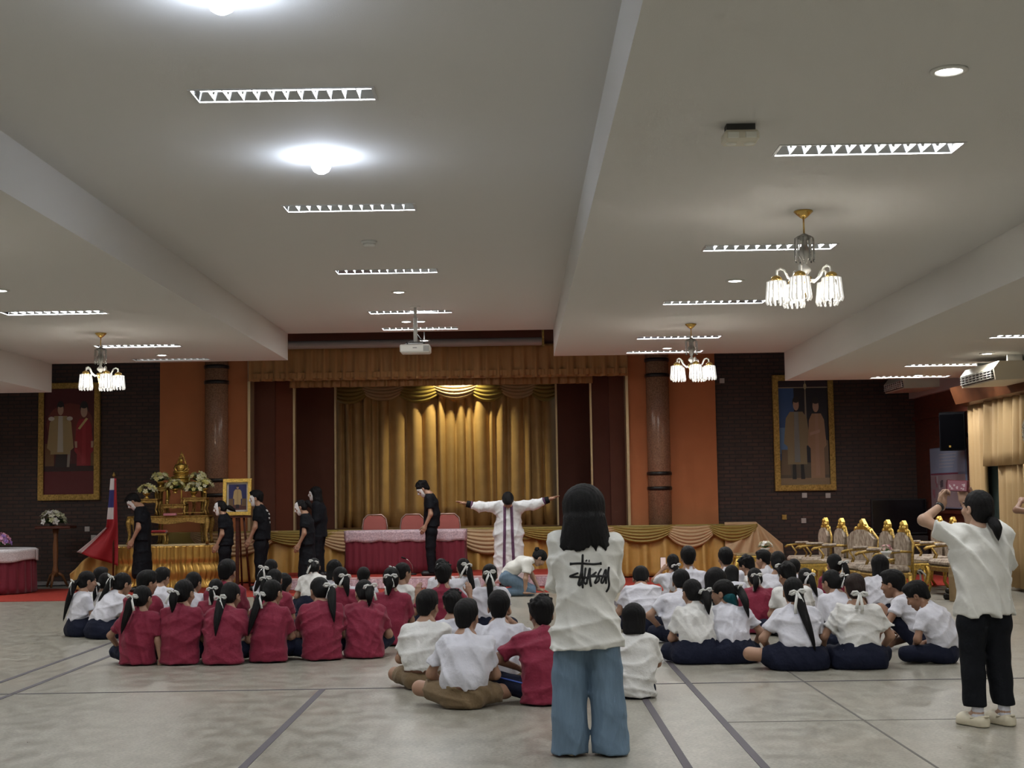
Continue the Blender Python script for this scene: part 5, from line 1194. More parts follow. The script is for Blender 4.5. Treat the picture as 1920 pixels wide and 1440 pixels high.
CROWD = [
 (-3.56,13.35,-0.08,'brace','r','trousers','tied','crimson polo girl bracing one arm on the floor, leftmost of the front row',1,(-0.1, 0.32),0,None,0,0.85,{'hy': -0.25, 'hp': 0.2, 'kL': (-0.33, 0.22, 0.12), 'tw': -0.05, 'hs': 1.14},{}),
 (-3.17,13.34,-0.05,'upright','r','trousers','tied','crimson polo girl with a short ponytail, second in the front row',1,(-0.02, 0.17),1,None,0,0.91,{'hy': -0.35, 'hp': 0.15, 'hs': 1.14},{}),
 (-2.76,13.29,-0.12,'slump','r','trousers','tied','crimson polo girl with a straight ponytail down her back, third in the front row',1,(-0.01, 0.31),2,(0, -0.105, -0.05),0,0.91,{'hy': -0.3, 'hp': 0.25, 'hs': 1.14},{}),
 (-2.36,13.41,-0.15,'upright','r','trousers','tied','broad crimson polo girl with ponytail over her left side, fourth in the front row',1,(-0.1, 0.36),3,(-0.03, -0.1, -0.03),0,0.89,{'hy': -0.35, 'hs': 1.14},{}),
 (-1.88,13.53,0.12,'slump','r','trousers','tied','crimson polo girl with a thick ponytail swept right, fifth in the front row',1,(0.06, 0.3),4,(0.045, -0.09, 0.0),0,0.94,{'hy': 0.45, 'kL': (-0.36, 0.16, 0.12), 'hs': 1.14},{}),
 (-1.49,13.65,0.05,'lean_fwd','r','trousers','tied','crimson polo girl leaning forward, rightmost of the front crimson row',1,(0.01, 0.16),0,(0.02, -0.112, 0.02),0,0.93,{'hy': 0.4, 'tw': -0.15, 'hs': 1.14},{}),
 (-5.04,16.32,-0.95,'upright','w','skirt','tied','girl in white blouse and navy skirt at the far left, long ponytail hanging behind',1,(-0.03, 0.42, 0.1),1,(0, -0.118, -0.02),0,0.86,{'hy': -0.1, 'hs': 1.14},{}),
 (-4.69,16.01,-0.75,'lean_fwd','w','skirt','tied','girl in white blouse leaning forward with a ponytail, second from the far left',1,(-0.06, 0.3, 0.14),3,(0, -0.108, 0.035),0,0.92,{'hs': 1.14},{}),
 (-4.94,16.82,-0.55,'upright','w','skirt','tied','girl in white blouse half hidden between the two leftmost girls',0,(0, 0.18),0,(0, -0.105, -0.05),0,0.80,{'hs': 1.14},{}),
 (-5.25,17.66,-0.50,'upright','w','trousers','short','short haired student behind the far left girls',0,None,None,None,0,0.83,{'hs': 1.14},{}),
 (-3.97,14.98,-0.20,'upright','r','trousers','short','boy in crimson polo behind the leftmost crimson girl, face turned right',0,None,None,None,0,0.92,{'hy': -0.6, 'hs': 1.14},{}),
 (-4.33,16.95,-0.15,'slump','w','trousers','short','boy in white shirt behind the crimson boy near the gold altar skirt',0,None,None,None,0,0.89,{'hy': -0.2, 'hs': 1.14},{}),
 (-3.68,15.78,-0.10,'slump','w','skirt','tied','girl in white blouse with loose side hair before the gold altar skirt',0,(0.03, 0.2),None,None,0,0.89,{'hy': -0.3, 'hs': 1.14},{}),
 (-3.21,14.99,-0.05,'upright','r','trousers','tied','girl in crimson polo half hidden behind the third front crimson girl',0,(0, 0.15),2,None,0,0.81,{'hs': 1.14},{}),
 (-3.24,15.69,-0.05,'tall','r','trousers','short','big boy in crimson polo seated before the easel',0,None,None,None,0,1.00,{'hy': -0.15, 'hs': 1.14},{'fat': 1.1}),
 (-3.15,17.93,-0.12,'upright','w','skirt','tied','girl in white blouse with a long ribbon, seated behind the fourth crimson girl',0,(-0.1, 0.3),3,(-0.05, -0.1, -0.0),0,0.90,{'hs': 1.14},{}),
 (-2.69,15.52,-0.10,'upright','r','trousers','tied','girl in crimson polo just behind the fourth front crimson girl',0,(-0.04, 0.2),1,(-0.06, -0.095, 0.0),0,0.89,{'hs': 1.14},{}),
 (-2.85,16.49,-0.55,'slump','r','trousers','bob','student in crimson polo turned right between the fourth and fifth crimson girls',0,None,None,None,0,0.81,{'hy': -0.4, 'hs': 1.14},{}),
 (-2.80,19.38,0.10,'lean_fwd','w','skirt','tied','girl in pale blouse with a high bow below the masked pair',0,(0, 0.12),0,(0, -0.108, 0.035),0,0.91,{'hp': 0.25, 'hs': 1.14},{}),
 (-2.33,17.84,-0.05,'upright','w','trousers','bob','bob haired student seated just left of the crimson head table',0,None,None,None,0,0.88,{'hs': 1.14},{}),
 (-1.99,15.79,0.00,'upright','r','trousers','tied','girl in crimson polo with a white bow behind the fifth crimson girl',0,(0.05, 0.2),1,(0.04, -0.1, 0.0),0,0.89,{'hy': 0.2, 'hs': 1.14},{}),
 (-1.86,16.94,0.00,'upright','w','trousers','short','boy in white shirt seated below the gooseneck microphone',0,None,None,None,0,0.81,{'hs': 1.14},{}),
 (-1.34,14.78,-0.05,'upright','r','trousers','tied','girl in crimson polo behind the rightmost front crimson girl',0,(-0.02, 0.18),2,(-0.0, -0.11, 0.02),0,0.93,{'hy': 0.1, 'hp': 0.1, 'hs': 1.14},{}),
 (-1.42,16.63,-0.50,'upright','w','skirt','tied','girl in white blouse turned right beside the crimson polo girl',0,(0.0, 0.15),4,(0, -0.108, 0.035),0,0.89,{'hy': -0.3, 'hs': 1.14},{}),
 (-0.82,15.27,0.00,'tall','r','trousers','tousled','boy in crimson polo with both elbows out and hands raised beside his shoulders',0,None,None,None,0,0.93,{'hL': (-0.3, 0.1, 0.52), 'hR': (0.3, 0.1, 0.52), 'pL': (-0.9, 0.1, -0.8), 'pR': (0.9, 0.1, -0.8), 'hs': 1.14},{'hands': 'relaxed'}),
 (-1.02,18.79,0.10,'upright','w','skirt','tied','girl in white blouse with a bow behind the boy with raised hands',0,(-0.03, 0.15),3,(-0.06, -0.09, 0.01),0,0.83,{'hy': 0.35, 'hs': 1.14},{}),
 (-0.68,17.55,0.10,'upright','w','skirt','tied','girl in white blouse with a long ponytail right of the boy with raised hands',0,(0.1, 0.34),2,(0.01, -0.11, 0.02),0,0.89,{'hy': 0.15, 'hs': 1.14},{}),
 (-0.33,15.74,0.00,'upright','w','skirt','tied','girl in white blouse with a centred bow and long straight ponytail',1,(0, 0.36),1,(0, -0.118, 0.01),0,0.90,{'hs': 1.14},{}),
 (-0.77,11.35,-0.12,'slump','w','khaki','short','boy in white shirt seated behind the khaki shorts boy, left',1,None,None,None,0,0.92,{'hy': -0.25, 'hp': 0.1, 'bend': 0.4, 'hs': 1.14},{}),
 (-0.58,12.12,-0.05,'upright','w','khaki','tousled','boy in white shirt behind the two front boys, only head and collar showing',0,None,None,None,0,0.83,{'hs': 1.14},{}),
 (-0.41,10.30,-0.08,'slump','w','shorts_k','short','boy in white shirt, brown belt and khaki shorts, nearest on the floor',1,None,None,None,0,0.92,{'hy': -0.2, 'hp': 0.05, 'kL': (-0.38, 0.2, 0.13), 'aL': (0.02, 0.34, 0.06), 'lean': 0.14, 'hL': (-0.13, 0.22, 0.12), 'pL': (-1, -0.5, 0), 'hs': 1.14},{'belt': 'b'}),
 (-0.17,11.08,-0.02,'slump','w','shorts_k','short','boy in white shirt with one hand raised to his face, centre front',1,None,None,None,0,0.93,{'hp': 0.05, 'hR': (0.1, 0.26, 0.56), 'pR': (1, 0.2, -0.9), 'hs': 1.14},{}),
 (0.18,10.45,0.10,'slump','r','navy_blue','tousled','boy in crimson polo and navy track trousers left of the standing woman',1,None,None,None,1,0.93,{'hp': 0.15, 'lean': 0.2, 'kL': (-0.36, 0.16, 0.17), 'aL': (0.0, 0.32, 0.05), 'hL': (-0.2, 0.22, 0.26), 'pL': (-1, -0.3, 0), 'hy': 0.1, 'hs': 1.14},{}),
 (0.85,10.70,-0.04,'upright','w','trousers','bob','child in loose white shirt with a bowl haircut right of the standing woman',1,None,None,None,0,0.81,{'lean': 0.1, 'hp': 0.2, 'kL': (-0.1, 0.4, 0.3), 'kR': (0.1, 0.4, 0.3), 'aL': (-0.08, 0.45, 0.05), 'aR': (0.08, 0.45, 0.05), 'hL': (-0.06, 0.36, 0.25), 'hR': (0.06, 0.36, 0.25), 'hs': 1.14},{'untuck': 1, 'collar': 0, 'boy': 1}),
 (1.33,15.76,-0.10,'deep','w','trousers','short','boy in white shirt bent forward, head down, left of the right block',1,None,None,None,0,0.97,{'lean': 0.42, 'bend': 0.55, 'hp': 0.6, 'neck': 0.4, 'hs': 1.14},{}),
 (1.99,18.36,0.15,'tall','w','skirt','tied','girl in white blouse holding up a phone before the stage drape',0,(0, 0.14),0,(0, -0.105, -0.05),0,0.86,{'hL': (-0.1, 0.32, 0.62), 'pL': (-1, -0.2, -1), 'hs': 1.14},{'phone': 1}),
 (2.08,17.54,-0.02,'tall','w','trousers','short','tall boy in white shirt, rearmost left of the right block',0,None,None,None,0,1.00,{'hp': 0.1, 'hs': 1.14},{}),
 (1.62,14.45,-0.15,'lean_fwd','w','trousers','short','boy in white shirt leaning over behind the leftmost front skirt girl',1,None,None,None,0,0.94,{'hp': 0.35, 'hL': (-0.22, 0.18, 0.14), 'hs': 1.14},{}),
 (1.58,12.80,0.05,'slump','w','skirt','tied','girl in white blouse with short bushy ponytail, leftmost front skirt girl at right',1,(0.03, 0.18),0,(0.05, -0.1, -0.01),0,0.90,{'hy': 0.35, 'hp': 0.2, 'hR': (0.24, 0.24, 0.1), 'hs': 1.14},{'belt': 'k'}),
 (1.89,12.80,0.12,'lean_fwd','w','skirt','tied','girl with a teal hair streak looking left, white blouse and navy skirt',1,(0.07, 0.24),4,(0.03, -0.105, 0.03),0,0.90,{'hy': 1.05, 'hp': 0.15, 'lean': 0.22, 'hR': (0.28, 0.25, 0.1), 'hs': 1.14},{'belt': 'k', 'teal': 1}),
 (1.93,14.01,0.00,'upright','k','skirt','long','long haired girl in black jacket behind the teal streaked girl',0,None,None,None,0,0.91,{'hs': 1.14},{}),
 (2.56,17.21,-0.10,'slump','w','trousers','bob','bob haired student in white behind the teal streaked girl',0,None,None,None,0,0.78,{'hs': 1.14},{}),
 (2.57,17.70,0.05,'tall','w','trousers','short','boy in white shirt near the stage corner, head above the others',0,None,None,None,0,0.97,{'hs': 1.14},{}),
 (2.95,17.74,0.50,'slump','w','trousers','tousled','boy in white shirt facing left before the gilt coffee table',0,None,None,None,0,0.89,{'hy': 0.3, 'hs': 1.14},{}),
 (2.57,15.42,0.00,'slump','r','trousers','tied','girl in crimson polo with a low bow, alone among white shirts at right',1,(-0.03, 0.15),2,(-0.02, -0.11, -0.01),0,0.85,{'hy': 0.1, 'hs': 1.14},{}),
 (3.29,18.82,0.60,'upright','w','trousers','short','boy in white shirt facing left under the white and yellow flowers',0,None,None,None,0,0.88,{'hy': 0.3, 'hs': 1.14},{}),
 (3.04,16.76,-0.10,'upright','w','skirt','tied','girl in white blouse with a low bow near the gilt coffee table',0,(0.02, 0.12),1,(0.02, -0.105, -0.05),0,0.96,{'hs': 1.14},{}),
 (3.42,17.63,0.00,'slump','w','trousers','short','short haired student mostly hidden before the gilt sofa',0,None,None,None,0,0.83,{'hs': 1.14},{}),
 (2.88,15.03,0.10,'slump','w','trousers','tousled','boy in white shirt left behind the long ponytail girl',0,None,None,None,0,0.93,{'hy': 0.25, 'hs': 1.14},{}),
 (2.38,12.24,0.05,'slump','w','skirt','tied','girl in white blouse with a very long ponytail and bare left knee',1,(0.1, 0.46),0,(0.0, -0.118, -0.01),0,0.94,{'hp': 0.1, 'hy': -0.05, 'hL': (-0.22, 0.22, 0.12), 'kL': (-0.44, 0.1, 0.14), 'aL': (-0.1, 0.36, 0.05), 'hs': 1.14},{'belt': 'k', 'bare': 'L', 'wide': 1.08}),
 (3.12,15.56,-0.10,'slump','w','skirt','tied','girl in white blouse with a small bow right of the long ponytail girl',0,(0.06, 0.2),1,(0.05, -0.1, 0.0),0,0.83,{'hy': -0.1, 'hs': 1.14},{}),
 (3.17,14.08,0.25,'slump','w','skirt','tied','girl in white blouse with a messy tail and bow at the back of her head',1,(0.05, 0.2),3,(0.03, -0.108, 0.01),0,0.90,{'hy': 0.35, 'hs': 1.14},{}),
 (3.72,16.78,0.00,'upright','r','trousers','tied','girl in crimson polo seated before the gilt sofa',0,(0.07, 0.2),2,(0.05, -0.1, -0.0),0,0.91,{'hy': 0.2, 'hs': 1.14},{}),
 (2.89,12.25,0.00,'upright','w','skirt','tied','brown haired girl in white blouse with a low wide bow and navy skirt',1,None,4,(0, -0.1, -0.055),0,0.94,{'hp': 0.1, 'hL': (-0.3, 0.22, 0.1), 'hR': (0.22, 0.2, 0.12), 'hs': 1.14},{'belt': 'k', 'brown': 1, 'wide': 1.05}),
 (4.20,16.59,-0.15,'slump','w','skirt','bob','bob haired girl in white blouse before the nearest gilt armchair',1,None,None,None,0,0.93,{'hp': 0.2, 'hs': 1.14},{}),
 (3.80,13.60,0.95,'lean_fwd','w','shorts_n','short','boy in white shirt facing left with one knee up and arm hanging',1,None,None,None,1,0.95,{'hp': 0.15, 'kL': (-0.16, 0.36, 0.4), 'aL': (-0.14, 0.42, 0.06), 'hL': (-0.2, 0.4, 0.14), 'pL': (-1, -0.2, -0.5), 'hs': 1.14},{'slv': 0.45}),
 (3.70,12.55,0.75,'slump','w','trousers','short','boy in white shirt and navy shorts looking down left, rightmost on the floor',1,None,None,None,1,0.89,{'hp': 0.55, 'hy': 0.35, 'lean': 0.22, 'hL': (-0.12, 0.26, 0.14), 'hs': 1.14},{}),
]
# ================================================================ STUDENTS SEATED ON THE FLOOR
GRP = 'students seated on the hall floor'
def crowd_person(i, row):
    x, y, rz, var, shirt, low, hair, label, hi, tail, rib, tie, skin, s, q, e = row
    qq = dict(SEAT[var]); qq.update(q); qq['s'] = s
    red_ = shirt == 'r'
    if low == 'skirt' and 'kL' not in q: qq.setdefault('kL', (-.27,.24,.10)); qq.setdefault('kR', (.27,.24,.10))
    if red_ and 'kL' not in q: qq['kL'] = (-.22,.30,.16); qq['aL'] = (-.10,.42,.05)
    if red_ and 'kR' not in q: qq['kR'] = (.22,.30,.16); qq['aR'] = (.10,.42,.05)
    f = Fig((x, y, 0), rz, qq, label, GRP, bool(hi), skin, i+1)
    f.body('bare', hands=('relaxed','relaxed') if e.get('hands') != 'none' else (None,None))
    red = shirt == 'r'; sm = SHIRTR if red else (BLACKC if shirt == 'k' else (SHIRTW2 if i % 5 == 3 else SHIRTW))
    f.top(sm, 'polo_shirt' if red else ('jacket' if shirt == 'k' else 'shirt'), tuck=not red and shirt != 'k' and not e.get('untuck'), sleeve=e.get('slv', .80 if red else .70), fat=e.get('fat', 1.06 if red else 1.0)*.98,
          long=.8 if shirt == 'k' else False, collar=bool(e.get('collar', 1)), flare=1.10 if red else 1.05, amp=.0055 if red else .0075, slr=1.05)
    if low == 'skirt':
        f.skirt(NAVY, .52 if e.get('bare') else .9, True, e.get('wide', 1.)); f.belt()
    elif low == 'trousers': f.trousers(NAVY)
    elif low == 'navy_blue':
        f.trousers(NAVY, 1., .95, 'track_trousers')
        J = f.J; d = (J['KL']-J['BL']); n_ = np.array((-.35,-.75,.5)); n_ = n_/np.linalg.norm(n_)
        MB().tube([tuple(J['BL']+d*t+n_*(.098-.022*t)*f.k) for t in (.15,.35,.55,.75,.95)], .006, 6).build('blue_piping', mat('blue_piping', (.06,.12,.45), .6), f.low)
    elif low == 'shorts_n': f.trousers(NAVY, .8, .9, 'shorts')
    elif low == 'shorts_k': f.trousers(KHAKI, .74, .9, 'shorts', 1.06, .005); f.belt(BELTB)
    elif low == 'khaki': f.trousers(KHAKI, .8, .9, 'shorts'); f.belt(BELTB)
    kw = {}
    if tie: kw['tie'] = tie
    f.hair(hair, HAIRBR if e.get('brown') else None, tail, rib, **kw)
    if e.get('teal'):
        link('teal_streak', np_mesh('teal_streak', [sdf_mesh([elli((-.048,-.060,-.045), (.040,.046,.036)), cone((-.06,-.07,-.05),(-.05,-.10,-.11),.032,.012), cone((-.03,-.09,-.05),(-.01,-.11,-.12),.034,.012)], .006, .03, HAIRN)], TEAL), f.root).matrix_local = f.mh4()
    if e.get('phone'):
        h = f.J['HL']; ph = link('smartphone', MB().box(-.037,.037,-.005,.005,-.075,.075,c=.003).mesh('smartphone', BLACK), None)
        m = f.root.matrix_basis @ Matrix.Translation(Vector(h)+Vector((.0,.07,.07))); ph.matrix_world = Matrix.Translation((x,y,0)) @ Matrix.Rotation(rz,4,'Z') @ Matrix.Translation(Vector(h)+Vector((.02,.05,.08)))
        tag(ph, 'smartphone held up by the girl before the stage drape', 'phone')
        link('screen', MB().box(-.034,.034,-.0065,-.005,-.07,.07).mesh('screen', mat('lit_phone_screen', (.2,.18,.18), .2, emit=(.8,.6,.55), es=.6)), ph)
    return f
for i, row in enumerate(CROWD): crowd_person(i, row)
# ================================================================ STANDING AND KNEELING FIGURES
from mathutils.bvhtree import BVHTree
def stand(**kw): q = dict(STAND); q.update(kw); return q
def wrap_strokes(strokes, width, target, name, m, parent, ydir=1., step=.006, lift=.0025, taper=True):
    """print lying on a garment: polylines in the wearer's x-z plane, laid onto the cloth along +-Y"""
    me = target.data; bv = BVHTree.FromPolygons([v.co for v in me.vertices], [tuple(p.vertices) for p in me.polygons])
    mb = MB()
    def hit(x, z):
        h = bv.ray_cast(Vector((x, -ydir*1.5, z)), Vector((0, ydir, 0)))
        return (h[0].y-ydir*lift) if h[0] is not None else None
    for st_ in strokes:
        w_ = st_[0]*width; pts = [Vector((a,b)) for a,b in st_[1]]; L = []
        for a, b in zip(pts[:-1], pts[1:]):
            n = max(1, int((b-a).length/step)); L += [a.lerp(b, i/n) for i in range(n)]
        L.append(pts[-1])
        for _ in range(2): L = [L[0]]+[(L[i-1]+L[i]*2+L[i+1])/4 for i in range(1,len(L)-1)]+[L[-1]]
        rows_ = []
        if len(L) == 2 and (L[1]-L[0]).length < .004: L = [L[0]+Vector((-.003,0)), L[0], L[0]+Vector((.003,0))]
        for i, p in enumerate(L):
            t_ = L[min(i+1,len(L)-1)]-L[max(i-1,0)]; t_ = t_.normalized() if t_.length > 1e-9 else Vector((1,0)); n_ = Vector((-t_.y, t_.x))
            ww = w_*(.72 if taper and (i == 0 or i == len(L)-1) else 1.)
            rows_.append([p+n_*ww*.5, p, p-n_*ww*.5])
        vs = []; ok = True
        for r_ in rows_:
            for p in r_:
                y = hit(p.x, p.y)
                if y is None: y = vs[-1][1] if vs else 0.
                vs.append((p.x, y, p.y))
        mb.add(vs, [(3*i+j, 3*i+j+1, 3*i+j+4, 3*i+j+3) for i in range(len(L)-1) for j in (0,1)], 0, True)
    return mb.build(name, m, parent, solid=.0016)

# --- woman with the lettered T-shirt, back to the camera
f = Fig((.387,8.40,0), 0., stand(s=.968, hs=1.06, hp=.12, hL=(.03,.20,1.09), hR=(-.02,.23,1.04), pL=(-1,-.15,-.75), pR=(1,-.15,-.75), bend=.2, sw=.16, kL=(-.105,.02,.46), kR=(.11,.02,.46), aL=(-.11,-.02,.075), aR=(.125,-.03,.075), tL=(-.13,.10,.03), tR=(.15,.10,.03)), 'woman with black shoulder length hair in a lettered white T-shirt and wide jeans', None, True, 2, 101)
f.res = .0095
f.body('none', hands=('relaxed','relaxed'), feet=False)
J = f.J; k = f.k
tee = f.top(TEEW, 't_shirt', tuck=False, long=.25, fat=1.02, flare=1.27, hemz=.613, collar=False, amp=.007, slr=1.12)
def jeans(f, m, dl, dr, r0, r1, r2, hem, name='jeans', wr=.004, top=None):
    J, k = f.J, f.k; P = [cone(J['P']+np.array((0,-.01,-.03)), J['P']+(J['W']-J['P'])*.5, .108*k, .100*k, s=.74)]
    for sd, d in (('L',dl),('R',dr)):
        b, kn = J['B'+sd], J['K'+sd]; an = np.array((J['A'+sd][0]+d, J['A'+sd][1]+.02, hem))
        P += [cone(b+np.array((0,0,-.02)), b*.62+kn*.38, r0*.86, r0, k=.03), cone(b*.62+kn*.38, kn, r0, r1, k=.03), cone(kn, an, r1, r2, k=.02, cut=[((0,0,-1),-hem)])]
    if top is not None:
        for p in P: p['cut'] = list(p['cut'])+[((0,0,1), top)]
    return f.part(name, P, m, .03, wrinkle(f.seed+3, wr, 46, 4), .004)
jeans(f, DENIM, -.005, .01, .106, .100, .113, .012, top=.66)
f.shoes(mat('pale_shoe', (.55,.48,.38), .6), 'shoe', .040, .0)
def shoulder_hair(f, kinds, m=None, name='hair'):
    o = link(name, np_mesh(name, [sdf_mesh(kinds, .0058, .012, HAIRN)], m or HAIRB), f.root); o.matrix_local = f.mh4()
HW = [elli((0,-.022,.030), (.096,.112,.105), cut=[((0,.86,-.5),.048)]), cone((0,-.026,.03), (0,-.066,-.13), .080, .095, s=.82, k=.10, cut=[((0,1,.0),.035), ((0,0,-1),.19)])]
rr = random.Random(12)
for i in range(19):
    a = PI*(i+.5)/19; x = -.122*math.cos(a); y = -.066-.080*math.sin(a)
    HW.append(cone((x*.70, y*.85, -.07), (x*1.14+rr.uniform(-.012,.012), y-.008, -.20-rr.uniform(0,.04)-.012*math.sin(a)), .026, .006, k=.03))
shoulder_hair(f, HW)
LG = [(1.15,[(915,165),(905,345),(885,480),(850,620),(815,735),(835,762),(870,715),(900,640)]), (1.05,[(905,345),(897,560),(900,800)]), (1.05,[(675,345),(790,337),(900,335),(1000,345),(1110,356),(1190,350),(1265,342)]),
      (1.9,[(668,345),(700,344)]), (1.9,[(1240,346),(1272,342)]), (1.6,[(972,275),(990,295)]), (1.6,[(1024,292),(1044,292)]),
      (1.,[(825,512),(740,545),(648,582),(700,588),(820,590),(920,598),(1000,600),(1060,585)]), (1.05,[(965,415),(950,520),(935,600),(915,660),(930,700),(965,725)]), (1.05,[(1045,418),(1020,520),(985,640),(970,722)]), (1.15,[(1045,418),(1036,560),(1040,680),(1058,775)]),
      (.95,[(1170,500),(1110,545),(1050,580),(1110,580),(1185,572),(1170,620),(1125,690),(1118,720),(1150,710)]), (.95,[(1265,440),(1225,500),(1190,560),(1215,600),(1225,620),(1190,680),(1130,715)]), (.95,[(1190,572),(1280,580),(1390,592)]),
      (.95,[(1345,455),(1300,560),(1255,650),(1248,710),(1275,728),(1310,660),(1340,560)]), (1.05,[(1350,455),(1348,600),(1345,730)]), (1.0,[(1412,410),(1392,520),(1395,640),(1408,740),(1390,820),(1345,885)])]
def lpx(a, b): return ((a/10.283+1000-1101.0)/316.7+.019, 1.5-(b/10.283+1020-929.5)/316.7)
wrap_strokes([(w_, [lpx(a,b) for a,b in p]) for w_, p in LG], .0115, tee, 'lettering', mat('black_print', (.006,.006,.007), .6), tee)

# --- woman filming with her phone
rz = .22; R0 = np.array((2.985,9.22,0))
def loc_(x, y, z): return tuple(rot('z', -rz)@(np.array((x,y,z))-R0))
S_W2 = .935
def tl_(*a): return tuple(np.array(loc_(*a))/S_W2)
f = Fig(tuple(R0), rz, stand(s=S_W2, hs=1.08, hp=-.12, hy=.30, hL=tl_(2.79,9.40,1.405), hR=tl_(2.975,9.50,1.42), pL=(-1,-.1,-.25), pR=(1,-.1,-1), bend=.15, shrug=.02, kL=(-.095,.02,.46), kR=(.095,.02,.46), aL=(-.095,-.02,.09), aR=(.105,-.02,.09), tL=(-.13,.13,.03), tR=(.08,.14,.03)), 'woman in white T-shirt, cropped black trousers and cream clogs filming with a phone', None, True, 2, 102)
f.res = .0095
f.body('bare', hands=('grip','grip'), hup=((0,.6,.5),(0,.6,.5)), hdir=((.35,.25,1.),(-.1,.2,1.)))
f.top(TEEW, 't_shirt', tuck=False, sleeve=.62, fat=1.10, flare=1.08, hemz=.70, collar=False, amp=.009, slr=1.18)
jeans(f, BLACKC, -.005, .01, .096, .080, .070, .125, 'cropped_trousers', .002, top=.75)
f.hair('tied', None, (.015,.13), None, tie=(0,-.100,-.06), tr=.036)
CLOG = mat('cream_clog', (.66,.60,.46), .5)
for sd in 'LR':
    A, T_ = f.J['A'+sd], f.J['T'+sd]; d = (T_-A); d[2] = 0; d /= np.linalg.norm(d); u = np.array((d[1],-d[0],0)); h = A-d*.04; h[2] = .0
    sh = f.part('clog', [cone(h+np.array((0,0,.035)), h+d*.13+np.array((0,0,.035)), .043, .046, s=.9, u=u), elli(h+d*.15+np.array((0,0,.035)), (.056,.066,.045), np.array([u,d,(0,0,1.)]).T, k=.03), cone(h+np.array((0,0,.016)), h+d*.17+np.array((0,0,.014)), .044, .05, k=.004, cut=[((0,0,1),.022)]), elli(h+d*.03+np.array((0,0,.085)), (.035,.06,.04), np.array([u,d,(0,0,1.)]).T, op='-', k=.01)], CLOG, .02, None, .003, .006)
    MB().tube([tuple(h+u*s_*.046+d*.06+np.array((0,0,.055)) if s_ else h-d*.052+np.array((0,0,.072))) for s_ in (-1,0,1)], .008, 6).build('heel_strap', CLOG, sh)
    f.part('sock', [cone(A+np.array((0,0,.07)), A+np.array((0,0,-.03)), .040, .036), cone(A+np.array((0,0,-.03)), A+d*.1+np.array((0,0,-.05)), .035, .03)], SOCK, .02, None, .03, .0075)
wt = f.J['HL']+(f.J['EL']-f.J['HL'])*.12; dd = (f.J['EL']-f.J['HL']); dd = dd/np.linalg.norm(dd)
f.part('wrist_watch', [cone(wt-dd*.012, wt+dd*.012, .032, .032, cut=[(dd, dd@wt+.011), (-dd, -(dd@wt)+.011)])], BLACK, .002, None, None, .006)
ph = link('smartphone', MB().box(-.078,.078,-.005,.005,-.038,.038,c=.004).mesh('smartphone', mat('maroon_case', (.12,.02,.03), .4)), None, (2.918,9.46,1.530)); ph.rotation_euler = (.05,.06,.12)
tag(ph, 'smartphone held sideways by the filming woman, its screen lit', 'phone')
scm = mat('phone_screen_pink', (.08,.035,.045), .2, emit=(.35,.14,.17), es=.35)
link('screen', MB().box(-.072,.060,-.0065,-.005,-.033,.033).mesh('screen', scm), ph)
mb = MB(); r_ = random.Random(4)
for i in range(14): x = r_.uniform(-.068,.045); z = r_.uniform(-.03,.012); mb.box(x, x+r_.uniform(.006,.014), -.0072, -.0064, z, z+r_.uniform(.006,.014))
mb.build('screen_image', mat('screen_image_dark', (.08,.02,.03), .3, emit=(.8,.65,.65), es=.3), ph)

# --- person cut by the right picture edge
f = Fig((6.13,16.45,0), .45, stand(s=.97, hs=1.05, hL=(-.16,.30,1.40), pL=(-1,-.2,-.4), hR=(.12,.32,1.36), pR=(1,-.2,-.6), aL=(-.20,-.02,.08), kL=(-.16,.02,.46), tL=(-.25,.10,.03)), 'person in light blue top and grey skirt cut off by the right picture edge', None, False, 1, 103)
f.body('bare', hands=('grip','grip')); f.top(cloth('light_blue_top', (.20,.36,.62)), 't_shirt', tuck=False, hemz=.86, collar=False, sleeve=.5)
P = [cone(f.J['P'], f.J['W'], .125, .11, s=.74), cone(f.J['P']*np.array((1,1,.60)), f.J['P'], .185, .13, s=.74, cut=[((0,0,-1),-.52)])]
f.part('skirt', P, cloth('grey_cloth', (.14,.15,.18)), .04, wrinkle(5,.004,40,3)); f.hair('tied', None, (0,.2), None); f.shoes(WHITEP, 'shoe', .045, .03)
for sd in 'LR': A = f.J['A'+sd]; f.part('sock', [cone(A+np.array((0,0,.09)), A-np.array((0,0,.02)), .042, .04)], SOCK, .02, None, .03, .012)

